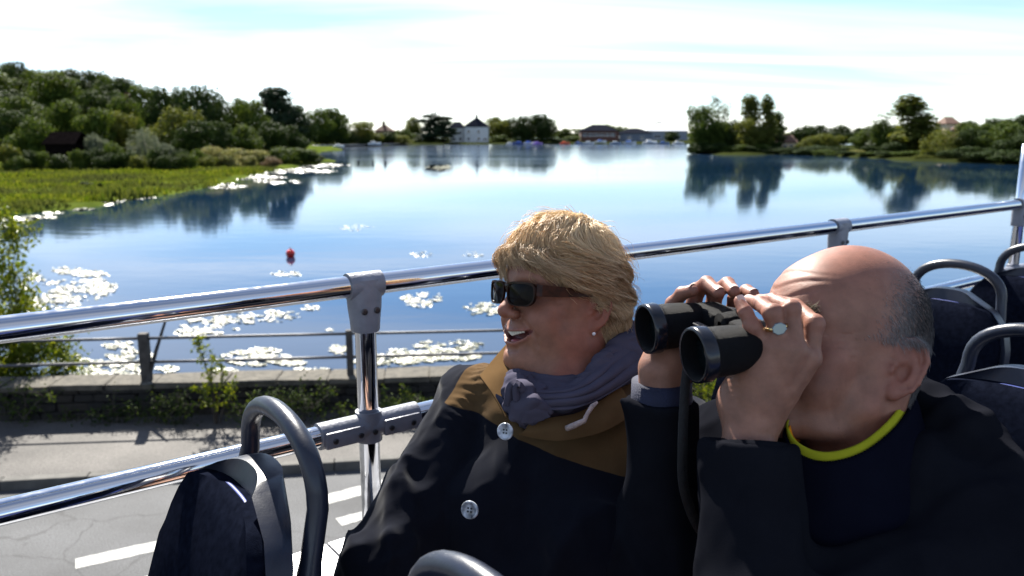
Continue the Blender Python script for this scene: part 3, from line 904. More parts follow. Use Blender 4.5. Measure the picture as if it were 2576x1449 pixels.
for i, (px, py, n, lab) in enumerate([(700, 1010, 300, 'small weed hanging on the shaded wall left of the bus post'), (165, 1060, 200, 'low weed at the foot of the wall at left'), (1010, 1010, 500, 'ivy tuft on the wall right of the bus post'), (1810, 990, 1500, 'big ivy clump on the wall behind the binoculars'), (800, 1000, 260, 'sparse weed on the wall face beside the bus post')]):
    SY = 10.2 + .05 * i if px < 1500 else 10.6
    leafy('wall_weed', lab, 'plant', at(px, py + 40, SY), [S((px, py + 50, -.1), (px - 20, py + 10, -.12), (px - 45, py - 15, -.14)), S((px, py + 50, -.1), (px + 15, py + 5, -.12), (px + 50, py - 20, -.12)), S((px, py + 50, -.1), (px, py, -.12), (px + 5, py - 35, -.12))], 'mid' if i != 3 else 'fresh', n, 0.022, 30 + i, 'weeds on the stone wall', spread=0.09 if px < 1500 else .16)

for i, px in enumerate((60, 290, 395, 450, 640, 760, 860, 960, 1060)):
    SY = 10.18; py = 1030 + (i * 37) % 45 - 20
    lab = ['creeper on the shaded wall below the left shrub', 'creeper on the wall left of the thick fence post', 'creeper on the wall right of the thick fence post', 'creeper on the wall left of the tall weedy plant', 'creeper on the wall right of the tall weedy plant', 'creeper on the wall halfway to the bus post', 'creeper on the wall just left of the bus post', 'creeper on the wall just right of the bus post', 'creeper on the wall by the woman\'s shoulder'][i]
    leafy('wall_creeper', lab, 'plant', at(px, py + 30, SY), [S((px, py + 45, -.1), (px - 30, py + 10, -.12), (px - 60, py - 10, -.13)), S((px, py + 45, -.1), (px + 30, py + 5, -.12), (px + 70, py - 25, -.12)), S((px, py + 45, -.1), (px + 5, py, -.12), (px - 10, py - 40, -.12))], 'dark' if i % 2 else 'mid', 420, 0.022, 60 + i, 'creepers on the stone wall', spread=0.12)
# meadow grass: short tufts nobody could count
def grass():
    rs = np.random.default_rng(3); n = 60000
    poly = np.array(left_poly)
    x = rs.uniform(-75, -22, n); y = 38 + (104 - 38) * rs.uniform(0, 1, n) ** 1.3
    P = np.column_stack([x, y]); d = -poly_sd(P, poly)
    k = (d > 0.2); P, d = P[k], d[k]
    z = h_left(P, d); n = len(P)
    h = rs.uniform(.14, .36, n) * (1 + .8 * np.clip(fbm(np.column_stack([P * .25, P[:, :1] * 0]), 21, 3), -.6, 1.2)) * np.where(d < 1.5, 1.35, 1.0)
    a = rs.uniform(0, 6.28, n); w = rs.uniform(.05, .16, n)
    lean = rs.normal(size=(n, 2)) * .18
    B = np.column_stack([P, z - .03]); t = np.column_stack([np.cos(a) * w, np.sin(a) * w, a * 0])
    T = B + np.column_stack([lean * h[:, None], h])
    V = np.stack([B - t, B + t, T + t * .35, T - t * .35], 1).reshape(-1, 3)
    o = link('meadow_grass', mesh_np('meadow_grass', V, np.arange(4 * n).reshape(n, 4), False), leaf_mat('grass_blades', (0.050, 0.088, 0.010), (0.145, 0.170, 0.028), .3, patch=(.11, (.055, .068, .02))))
    tag(o, 'uneven green meadow grass on the left bank', 'grass', kind='stuff')
grass()
# reeds at the water's edge on the bank point
def floating(name, label, spots, size, seed, m, jz=0.012, dens=1):
    rs = np.random.default_rng(seed); VV, FF = [], []; b = 0
    for (px, py, rx, ry, n) in spots:            # ellipse on the water seen at this place
        c = on(px, py, WATER_Z); n = int(n * dens)
        ex = (on(px + rx, py, WATER_Z) - c); ey = (on(px, py - ry, WATER_Z) - c)
        r = np.sqrt(rs.uniform(0, 1, n)); an = rs.uniform(0, 6.28, n)
        q = np.stack([r * np.cos(an), r * np.sin(an)], 1)
        q2 = np.column_stack([q[:, 0] * 2.6 + q[:, 1] * .8 + px * .01, q[:, 1] * 3.4, q[:, 0] * 0])
        keep = fbm(q2, seed + int(px), 5, .68) + .75 * (.75 - r) > 0.22
        q = q[keep]
        for u, v in q:
            p = c + ex * u + ey * v
            s = size * rs.uniform(.5, 1.5); k = rs.integers(5, 8); a0 = rs.uniform(0, 6.28)
            tilt = rs.normal(size=2) * .16
            for i in range(k):
                a = a0 + i * 2 * math.pi / k; rr = s * rs.uniform(.75, 1.2)
                dx_, dy_ = math.cos(a) * rr * 1.25, math.sin(a) * rr
                VV.append((p.x + dx_, p.y + dy_, WATER_Z + jz + tilt[0] * dx_ + tilt[1] * dy_ + rs.uniform(0, .01)))
            FF.append(tuple(range(b, b + k))); b += k
    o = link(name, mesh(name, VV, FF), m)
    return tag(o, label, 'weed', kind='stuff')
M_weed = mat('floating_weed', (0.055, 0.07, 0.022), 0.4, scale=2.5, col2=(0.24, 0.24, 0.14), spec=0.55)
floating('floating_weed', 'pale floating weed mats glittering near the wall', [
    (175, 712, 120, 40, 1500), (110, 760, 100, 24, 600), (540, 805, 100, 26, 900), (500, 838, 60, 14, 250), (690, 795, 70, 14, 150),
    (645, 898, 85, 22, 900), (730, 912, 40, 10, 180), (330, 905, 60, 30, 300), (240, 925, 120, 34, 900), (300, 870, 40, 10, 160), (855, 880, 30, 12, 120),
    (1070, 895, 140, 18, 900), (1060, 752, 55, 20, 340), (1215, 778, 50, 16, 260), (1130, 870, 90, 14, 340), (930, 912, 40, 10, 120), (1000, 905, 60, 14, 240),
    (420, 930, 30, 9, 80), (560, 935, 40, 8, 90), (780, 935, 60, 9, 120), (780, 775, 24, 7, 50), (720, 690, 40, 8, 60), (890, 572, 50, 8, 60), (1190, 640, 30, 7, 40), (1060, 640, 30, 8, 40), (830, 830, 12, 4, 12), (920, 745, 14, 5, 16)], 0.028, 8, M_weed, dens=4.5)
bank = []
for i in range(42):
    t = i / 41; px = 20 + t * 800; py = 556 - 142 * (px / 800) ** 0.92
    bank.append((px, py + rng.uniform(2, 16) * (1.2 - t), rng.uniform(10, 34), rng.uniform(1.5, 4.0) * (1.3 - t), int(26)))
bank += [(640, 448, 90, 6, 420), (760, 430, 90, 5, 380), (820, 416, 60, 4, 300), (700, 458, 60, 5, 160), (560, 468, 60, 6, 160)]
floating('lily_pads', 'bright water lily leaves fringing the meadow bank', bank, 0.13, 9, M_weed, dens=3)
floating('reed_islet', 'small dark weed islet far out on the water', [(1105, 423, 32, 5, 260)], 0.35, 12, mat('islet_weed', (0.05, 0.06, 0.02), .8), 0.1)
for k, (px, py) in enumerate([(901, 412), (938, 412), (970, 413)]):
    p = on(px, py, WATER_Z)
    lab = ['leftmost of three stub posts standing in the water', 'middle of three stub posts standing in the water', 'rightmost of three stub posts standing in the water'][k]
    o = MB().tube([p + Vector((0, 0, -.5)), p + Vector((0, 0, .35)), p + Vector((0.02, 0, .55))], [.14, .13, .10], 8).build('mooring_post', M_post)
    tag(o, lab, 'post', 'stub posts in the water')
# red buoy
p = on(731, 646, WATER_Z)
bu = thing('mooring_buoy', 'round red mooring buoy floating on the lake', 'buoy', p)
M_red = mat('buoy_red', (0.75, 0.03, 0.015), 0.35, var=0.15, scale=4)
br = 0.17
MB().lathe([(0.001, -br)] + [(br * math.cos(a), br * math.sin(a)) for a in np.linspace(-1.4, 1.3, 12)] + [(.03, br), (.03, br + .04), (0.001, br + .045)], p + Vector((0, 0, .12)), (0.1, 0, 1), 20).build('float', M_red, bu, smooth=True)
MB().lathe([(br * .995, -.02), (br * 1.03, 0), (br * .995, .02)], p + Vector((0, 0, .12)), (0.1, 0, 1), 20).build('band', mat('buoy_band', (.12, .02, .02), .6), bu, smooth=True)
MB().tube([p + Vector((0, 0, .32)) + Vector((.035 * math.cos(a), 0, .035 * math.sin(a))) for a in np.linspace(0, 6.28, 14)], .008, 6).build('ring', M_rail, bu)

# far houses, shed, jetty, boats -------------------------------------
M_white = mat('white_render', (0.62, 0.63, 0.62), .8, var=.08, scale=1)
M_slate = mat('slate_roof', (0.018, 0.02, 0.028), .9, var=.3, scale=2, bump=.3, bscale=12, spec=0)
M_brick = mat('red_brick', (0.11, 0.05, 0.036), .85, var=.3, scale=5)
M_tile = mat('clay_tile', (0.12, 0.06, 0.038), .85, var=.3, scale=4)
M_glass = mat('dark_window', (0.02, 0.03, 0.05), .08, var=.2, spec=.8)
M_cream = mat('cream_render', (0.60, 0.48, 0.33), .8, var=.1)
M_wood = mat('tarred_boards', (0.007, 0.0055, 0.0055), .9, var=.4, scale=3, bump=.4, bscale=20, spec=0)
M_metalroof = mat('pale_metal_roof', (0.60, 0.61, 0.62), .4, var=.1, scale=.2)
M_frame = mat('window_frame', (0.7, 0.7, 0.7), .5, var=.05)
def hip_roof(e, x0, x1, y0, y1, z, h, ridge, m, over=.4, name='roof'):
    x0 -= over; x1 += over; y0 -= over; y1 += over
    cx_, cy_ = (x0 + x1) / 2, (y0 + y1) / 2
    V = [(x0, y0, z), (x1, y0, z), (x1, y1, z), (x0, y1, z), (cx_ - ridge, cy_, z + h), (cx_ + ridge, cy_, z + h), (x0, y0, z - .18), (x1, y0, z - .18), (x1, y1, z - .18), (x0, y1, z - .18)]
    F = [(0, 1, 5, 4), (1, 2, 5), (2, 3, 4, 5), (3, 0, 4), (6, 7, 1, 0), (7, 8, 2, 1), (8, 9, 3, 2), (9, 6, 0, 3), (9, 8, 7, 6)]
    return MB().add(V, F).build(name, m, e)
def window(e, x, y, z, w, h):
    f = MB().box((x - w / 2, y - .10, z), (x + w / 2, y + .02, z + h)).build('window', M_frame, e)
    for a in (-1, 1):
        MB().box((x + a * w / 4 - w * .2, y - .115, z + h * .06), (x + a * w / 4 + w * .2, y - .10, z + h * .94)).build('pane', M_glass, f)
    MB().box((x - w / 2 - .1, y - .22, z - .14), (x + w / 2 + .1, y + .0, z - .002)).build('sill', M_frame, f)
def house(name, label, cat, pxl, pxr, py_eaves, Y, roof_h, wallm, roofm, wins=(), depth=9, ridge=None, chimney=None, base=None):
    a, b_ = at(pxl, py_eaves, Y), at(pxr, py_eaves, Y)
    zb = ground_z((a.x + b_.x) / 2, Y) - .3 if base is None else base
    e = thing(name, label, cat, ((a.x + b_.x) / 2, Y + depth / 2, zb))
    MB().box((a.x, Y, zb), (b_.x, Y + depth, a.z)).build('wall', wallm, e)
    r = hip_roof(e, a.x, b_.x, Y, Y + depth, a.z + .19, roof_h, (b_.x - a.x) / 2 - depth / 2 if ridge is None else ridge, roofm)
    if chimney is not None:
        cx_ = a.x + (b_.x - a.x) * chimney
        MB().box((cx_ - .5, Y + depth / 2 - .5, a.z + roof_h * .3), (cx_ + .5, Y + depth / 2 + .5, a.z + roof_h + 1.4)).build('chimney', M_brick if wallm is not M_white else M_slate, r)
    H = a.z - zb; W = b_.x - a.x
    for (fx, fz, w, h) in wins: window(e, a.x + W * fx, Y, zb + H * fz, w, h)
    return e
house('white_house', 'white two-storey house with pointed slate roof at the water', 'house', 1168, 1228, 319, 370, 4.2, M_white, M_slate, [(.18, .58, 1.2, 1.7), (.6, .58, 1.2, 1.7), (.18, .14, 1.2, 1.7), (.6, .14, 1.2, 1.7), (.88, .16, 1.6, 1.1)], depth=10, ridge=.1, chimney=.5)
house('white_house_wing', 'lower white wing joined to the left of the white house', 'house', 1130, 1167.6, 322, 372, 2.6, M_white, M_slate, [(.3, .58, 1.1, 1.5), (.75, .58, 1.1, 1.5), (.3, .14, 1.8, 1.4), (.75, .14, 1.1, 1.6)], depth=8, ridge=1.4)
house('brick_house', 'red brick house with steep pointed roof behind the jetty', 'house', 944, 986, 330, 328, 2.6, M_brick, M_tile, [(.3, .45, 1.0, 1.3), (.7, .45, 1.0, 1.3)], depth=6, ridge=.2, chimney=.45)
house('grey_cottage', 'small pale cottage in front of the wood by the jetty', 'house', 744, 772, 326, 285, 1.2, M_white, M_slate, [(.5, .5, .9, .9)], depth=4)
house('boatyard_hall', 'long low boatyard hall with dark roof and pale windows', 'building', 1462, 1556, 330, 392, 3.0, M_brick, M_slate, [(.1, .55, 2.2, 1.4), (.25, .55, 2.2, 1.4), (.4, .55, 2.2, 1.4), (.55, .55, 2.2, 1.4), (.7, .55, 2.2, 1.4), (.85, .55, 2.2, 1.4)], depth=12)
house('boatyard_shed', 'blue grey boatyard shed beside the long hall', 'building', 1560, 1640, 336, 398, 2.4, mat('blue_grey_cladding', (.12, .15, .2), .7), M_slate, [(.3, .3, 2, 1.6), (.7, .3, 2, 1.6)], depth=12)
house('big_grey_shed', 'largest boatyard shed with pale metal roof by the wooded point', 'building', 1622, 1730, 330, 430, 5.0, mat('grey_cladding', (.2, .23, .28), .7), M_metalroof, [(.3, .25, 3, 2), (.6, .25, 3, 2)], depth=26)
house('tiled_cottage', 'cream cottage with brown tiled roof right of the poplars', 'house', 1964, 2003, 359, 196, 1.7, M_cream, M_tile, [(.3, .3, .8, .8), (.7, .3, .8, .8)], depth=4.5, ridge=1.6)
house('bank_hut', 'small grey hut on the green slope of the right bank', 'hut', 2206, 2228, 368, 166, .7, mat('hut_boards', (.16, .13, .14), .9), M_slate, [(.5, .3, .5, .5)], depth=2, ridge=.7)
house('hill_house', 'house with red roof among trees at the right, left of two', 'house', 2382, 2412, 312, 215, 1.7, M_cream, M_tile, [(.5, .6, 1, 1)], depth=5, ridge=1.0)
house('gabled_house', 'house with orange roof among trees at the right, right of two', 'house', 2422, 2446, 326, 205, 1.6, M_brick, M_tile, [(.5, .6, 1, 1)], depth=5, ridge=.5)
house('hillside_house', 'house hidden among trees halfway up the left hill', 'house', 302, 330, 272, 168, 1.8, M_brick, M_tile, [(.35, .6, .9, 1.1), (.7, .6, .9, 1.1)], depth=5, chimney=.3)
# tarred shed with boarded walls and pitched roof
a, b_ = at(112, 362, 101), at(186, 362, 101)
zb = ground_z((a.x + b_.x) / 2, 101) - .1
sh = thing('boat_shed', 'dark tarred wooden shed with pitched roof among the trees', 'shed', ((a.x + b_.x) / 2, 103, zb))
nb = 12
for i in range(nb):
    x0 = a.x + (b_.x - a.x) * i / nb
    MB().box((x0 + .01, 101 + rng.uniform(-.02, .02), zb), (x0 + (b_.x - a.x) / nb - .01, 101.06, a.z)).build('board', M_wood, sh)
MB().box((a.x, 101.07, zb), (b_.x, 105, a.z - .02)).build('wall', M_wood, sh)
hz = at(140, 334, 103).z
MB().add([(a.x - .3, 100.7, a.z - .12), (b_.x + .3, 100.7, a.z - .12), (b_.x + .1, 103, hz), (a.x - .1, 103, hz), (a.x - .3, 105.3, a.z - .12), (b_.x + .3, 105.3, a.z - .12), (a.x - .3, 100.7, a.z + .0), (b_.x + .3, 100.7, a.z), (b_.x + .1, 103, hz + .14), (a.x - .1, 103, hz + .14), (a.x - .3, 105.3, a.z), (b_.x + .3, 105.3, a.z)],
    [(6, 7, 8, 9), (9, 8, 11, 10), (0, 1, 7, 6), (5, 4, 10, 11), (1, 2, 8, 7), (2, 5, 11, 8), (0, 6, 9, 3), (3, 9, 10, 4), (0, 3, 2, 1), (3, 4, 5, 2)]).build('roof', M_wood, sh)
# jetty wall
M_conc = mat('jetty_concrete', (0.36, 0.34, 0.31), .85, var=.2, scale=1)
ja, jb = on(768, 372, WATER_Z), on(1040, 364, WATER_Z)
jd = (jb - ja).normalized(); jn = Vector((-jd.y, jd.x, 0)); jl = (jb - ja).length
je = thing('jetty', 'long low concrete jetty leading to the far shore', 'jetty', ja)
MB().add([ja + jn * 0 + Vector((0, 0, .45)), jb + Vector((0, 0, .45)), jb + jn * 5 + Vector((0, 0, .45)), ja + jn * 5 + Vector((0, 0, .45)), ja + Vector((0, 0, .75)), jb + Vector((0, 0, .75)), jb + jn * 5 + Vector((0, 0, .75)), ja + jn * 5 + Vector((0, 0, .75))], [(0, 1, 5, 4), (1, 2, 6, 5), (2, 3, 7, 6), (3, 0, 4, 7), (4, 5, 6, 7), (3, 2, 1, 0)]).build('deck', M_conc, je)
for i in range(24):
    p = ja + jd * jl * (i + .5) / 24 + jn * .3
    MB().tube([p + Vector((0, 0, -.8)), p + Vector((0, 0, .5))], .25, 8).build('pile', M_post, je)
# boats
def boat(px, py, Y, length, col, label, cover=None, mast=0, yaw=0.0, cabin=True):
    p = at(px, py, Y)
    zb = max(WATER_Z, ground_z(p.x, Y))
    if 745 < px < 1010: zb = WATER_Z + .76
    e = thing('moored_boat' if not mast else 'sailing_boat', label, 'boat', (p.x, Y, zb), 'boats along the far shore')
    R_ = Matrix.Translation((p.x, Y, zb)) @ Matrix.Rotation(yaw, 4, 'Z')
    n = 9; V, F = [], []
    for i in range(n):
        t = i / (n - 1); x = (t - .45) * length; w = length * .17 * (1 - max(0, (t - .45) / .55) ** 2.2) * (.85 + .15 * min(1, t * 4))
        top = length * .13 * (1 + .5 * t * t)
        for (yy, zz) in ((-w, top), (-w * .8, .05 * length), (0, -.03 * length), (w * .8, .05 * length), (w, top)): V.append(R_ @ Vector((x, yy, zz)))
    for i in range(n - 1):
        for k in range(4): F.append((i * 5 + k, i * 5 + k + 1, (i + 1) * 5 + k + 1, (i + 1) * 5 + k))
        F.append((i * 5, (i + 1) * 5, (i + 1) * 5 + 4, i * 5 + 4))
    F.append((0, 4, 3, 2, 1))
    MB().add(V, F).build('hull', mat('boat_paint', col, .3, var=.05), e)
    if cabin:
        MB().box((-.22 * length, -.10 * length, .12 * length), (.14 * length, .10 * length, .27 * length), R_, bevel=.03 * length).build('cabin', M_white if cover is None else mat('boat_cover', cover, .8), e)
    if mast:
        MB().tube([R_ @ Vector((.1 * length, 0, .1 * length)), R_ @ Vector((.1 * length, 0, mast))], [.07, .04], 6).build('mast', M_frame, e)
        MB().tube([R_ @ Vector((.1 * length, 0, .3 * length)), R_ @ Vector((-.3 * length, 0, .32 * length))], .06, 6).build('boom', M_frame, e)
    return e
WHT = (.75, .76, .78)
boat(850, 358, 235, 3.4, WHT, 'white boat resting on the jetty', yaw=.5)
boat(940, 352, 285, 4.5, WHT, 'white boat ashore below the brick house', yaw=.2)
boat(1282, 363, 352, 3.6, WHT, 'leftmost small white boat right of the white house', yaw=.4)
boat(1304, 364, 350, 5.0, (.05, .10, .32), 'dark blue boat beside the leftmost white boat', (.04, .12, .45), yaw=2.9)
boat(1330, 363, 352, 5.2, WHT, 'white boat with blue cover under the dark tree', (.04, .12, .5), yaw=.2)
boat(1352, 363, 351, 4.2, (.25, .15, .5), 'purple covered boat under the darkest tree', (.3, .18, .6), yaw=.3)
boat(1420, 362, 356, 4.5, (.75, .12, .05), 'orange red boat by the boatyard', (.8, .15, .06), yaw=.1)
for i, (px, ln, lab) in enumerate([(1455, 4, 'white boat below the left end of the long hall'), (1480, 5, 'white boat in front of the long hall, left of three'), (1510, 5, 'white boat in front of the long hall, middle of three'), (1548, 5, 'white boat in front of the long hall, right of three'), (1582, 6, 'white boat in front of the blue grey shed'), (1634, 7, 'large white boat in front of the big grey shed'), (1668, 5, 'white boat left of the wooded point'), (1705, 5, 'white boat nearest the wooded point')]):
    boat(px, 361, 358 + (i % 3) * 3, ln, WHT if i % 3 else (.2, .28, .45), lab, None if i % 2 else (.1, .2, .5), yaw=rng.uniform(-.5, .5))
for i, (px, yt) in enumerate([(1476, 285), (1500, 262), (1530, 278), (1568, 280), (1660, 285), (1045, 262)]):
    top = at(px, yt, 440); zb = ground_z(top.x, 440)
    boat(px, 352, 440, 8.5, WHT, ['yacht with mast behind the left of the long hall', 'yacht with the tallest mast behind the long hall', 'yacht with mast behind the right of the long hall', 'yacht with mast behind the blue grey shed', 'yacht with mast behind the big grey shed', 'yacht with a lone mast behind the pale round tree'][i], mast=top.z - zb, yaw=rng.uniform(-.6, .6))
# ------------------------------------------------------------------ open-top bus
TH = math.radians(53.2)
bdir = Vector((math.sin(TH), math.cos(TH), 0)); bnor = Vector((-math.cos(TH), math.sin(TH), 0))
def B(s, t, z): return bdir * s + bnor * t + Vector((0, 0, z))
Mbus = Matrix(((bdir.x, bnor.x, 0, 0), (bdir.y, bnor.y, 0, 0), (0, 0, 1, 0), (0, 0, 0, 1)))
DECK = 2.35
RT_, RZ1, RZ2, CAPZ = 1.35, 3.619, 3.340, 3.085
def chrome_mat():
    m, nt, b = mat_base('polished_steel'); setp(b, Base_Color=(0.72, 0.73, 0.75, 1), Metallic=1.0, Roughness=0.09)
    t = nnode(nt, 'ShaderNodeTexCoord'); n = nnode(nt, 'ShaderNodeTexNoise'); n.inputs['Scale'].default_value = 60; n.inputs['Detail'].default_value = 6
    nt.links.new(t.outputs['Object'], n.inputs['Vector'])
    r = nnode(nt, 'ShaderNodeMapRange'); r.inputs['From Min'].default_value = .35; r.inputs['From Max'].default_value = .75; r.inputs['To Min'].default_value = .05; r.inputs['To Max'].default_value = .16
    nt.links.new(n.outputs['Fac'], r.inputs[0]); nt.links.new(r.outputs[0], b.inputs['Roughness'])
    return m
M_chrome = chrome_mat()
M_clamp = mat('grey_painted_casting', (0.20, 0.21, 0.25), 0.38, var=.15, scale=30, bump=.12, bscale=120, rvar=.1)
M_bolt = mat('socket_bolt', (0.10, 0.10, 0.11), 0.35, metal=.9, var=.2, scale=50)
M_panel = mat('bus_side_paint', (0.02, 0.03, 0.10), 0.3, var=.1, scale=3)
M_cap = mat('worn_aluminium_cap', (0.42, 0.42, 0.43), 0.42, metal=.5, var=.15, scale=12, bump=.1, bscale=80)
M_floor = mat('deck_vinyl', (0.05, 0.055, 0.065), 0.8, var=.3, scale=40)
M_dark = mat('dark_gap', (0.01, 0.01, 0.012), 0.7)
M_tyre = mat('tyre_rubber', (0.02, 0.02, 0.02), 0.85)
bus = thing('open_top_bus', 'open-top bus upper deck edge with polished steel guard rails', 'bus', B(1.5, 0.2, 0))
S0, S1 = -2.6, 5.2
MB().box((S0, -1.05, DECK - .12), (S1, 1.32, DECK), Mbus).build('deck_floor', M_floor, bus)
MB().box((S0, 1.322, 0.35), (S1, 1.40, CAPZ - .03), Mbus).build('side_panel', M_panel, bus)
MB().box((S0, -1.12, 0.35), (S1, -1.052, CAPZ - .03), Mbus).build('side_panel', M_panel, bus)
MB().box((S0, -1.05, 0.35), (S1, 1.32, DECK - .13), Mbus).build('lower_body', M_panel, bus)
MB().box((S1, -1.10, 0.35), (S1 + .06, 1.39, CAPZ + .3), Mbus).build('rear_panel', M_panel, bus)
for s in (-1.4, 4.0):
    for t in (1.2, -.95):
        w = MB().lathe([(.2, -.14), (.47, -.14), (.5, -.1), (.5, .1), (.47, .14), (.2, .14)], Mbus @ Vector((s, t, .5)), bnor, 28, closed=True).build('wheel', M_tyre, bus, auto=40)
# cap segments along the side panel
edges = [S0, -.9, 0.588, 0.70 + .9, 3.1, S1]
for a, b_ in zip(edges[:-1], edges[1:]):
    MB().box((a + .0015, 1.285, CAPZ - .028), (b_ - .0015, 1.415, CAPZ), Mbus, bevel=.004).build('side_cap', M_cap, bus)
def bolt(p, ax, r=.008, h=.008):
    return MB().lathe([(.0001, h), (r * .45, h), (r * .45, h * .3), (r * .55, h * .3), (r * .55, h), (r * .85, h), (r, h * .8), (r, 0)][::-1], p, ax, 14).build('bolt', M_bolt, bus, auto=40)
MB().lathe([(.016, 0), (.016, .006), (.0095, .008), (.0095, .028), (.012, .029), (.012, .037), (.006, .037), (.006, .030), (.0001, .030)], B(.625, 1.345, CAPZ), (0, 0, 1), 16).build('bolt', M_bolt, bus, auto=40)
RAD = 0.0205
MB().tube([B(S0 + (S1 - S0) * i / 24, RT_, RZ1) for i in range(25)], RAD, 28).build('top_rail', M_chrome, bus, smooth=True)
MB().tube([B(S0 + (S1 - S0) * i / 24, RT_, RZ2) for i in range(25)], RAD, 28).build('lower_rail', M_chrome, bus, smooth=True)
PS = [-1.0, 0.660, 2.265, 3.585]
for s in PS:
    tall = s == PS[-1]
    MB().tube([B(s, RT_, CAPZ - .01), B(s, RT_, RZ1 - .03), B(s, RT_, RZ1 + (.24 if tall else -.02))], RAD * .98, 24).build('post', M_chrome, bus, smooth=True)
    # clamp where the post meets the top rail: a split collar round the rail narrowing to a sleeve on the post
    cl = MB(); cl.tube([B(s - .034, RT_, RZ1), B(s + .034, RT_, RZ1)], RAD + .0045, 28)
    prof = [(.034, .012), (.034, -.020), (.032, -.045), (.0285, -.068), (.027, -.086), (.0245, -.0885), (.0215, -.0885)]
    V, F = [], []; n = 28
    for (hw, dz) in prof:
        for k in range(n):
            ang = 2 * math.pi * k / n
            ry = RAD + .0045 if dz > -.02 else RAD + .0055
            cs, sn = math.cos(ang), math.sin(ang)
            ex = abs(cs) ** .7 * (1 if cs > 0 else -1)
            V.append(B(s + hw * ex, RT_ + ry * sn, RZ1 + dz))
    for i in range(len(prof) - 1):
        for k in range(n): F.append((i * n + k, i * n + (k + 1) % n, (i + 1) * n + (k + 1) % n, (i + 1) * n + k))
    cl.add(V, F)
    cl.build('rail_clamp', M_clamp, bus, auto=50)
    for dx_ in (-.013, .013): bolt(B(s + dx_, RT_ - RAD - .0050, RZ1 - .046), -bnor, .0062, .003)
    # long sleeve clamp on the lower rail
    sl_ = MB(); sl_.tube([B(s - .105, RT_, RZ2), B(s + .105, RT_, RZ2)], RAD + .005, 28)
    sl_.tube([B(s, RT_, RZ2 - .030), B(s, RT_, RZ2 + .030)], RAD + .005, 28)
    for (x0, x1) in ((-.1, -.022), (.022, .1)):
        sl_.box((s + x0, RT_ - RAD - .007, RZ2 - .020), (s + x1, RT_ - RAD + .004, RZ2 + .012), Mbus, bevel=.003)
    sl_.build('sleeve_clamp', M_clamp, bus, auto=50)
    for dx_ in (-.082, -.03, .0, .036, .085): bolt(B(s + dx_, RT_ - RAD - .0068, RZ2 - .006), -bnor, .0055, .003)

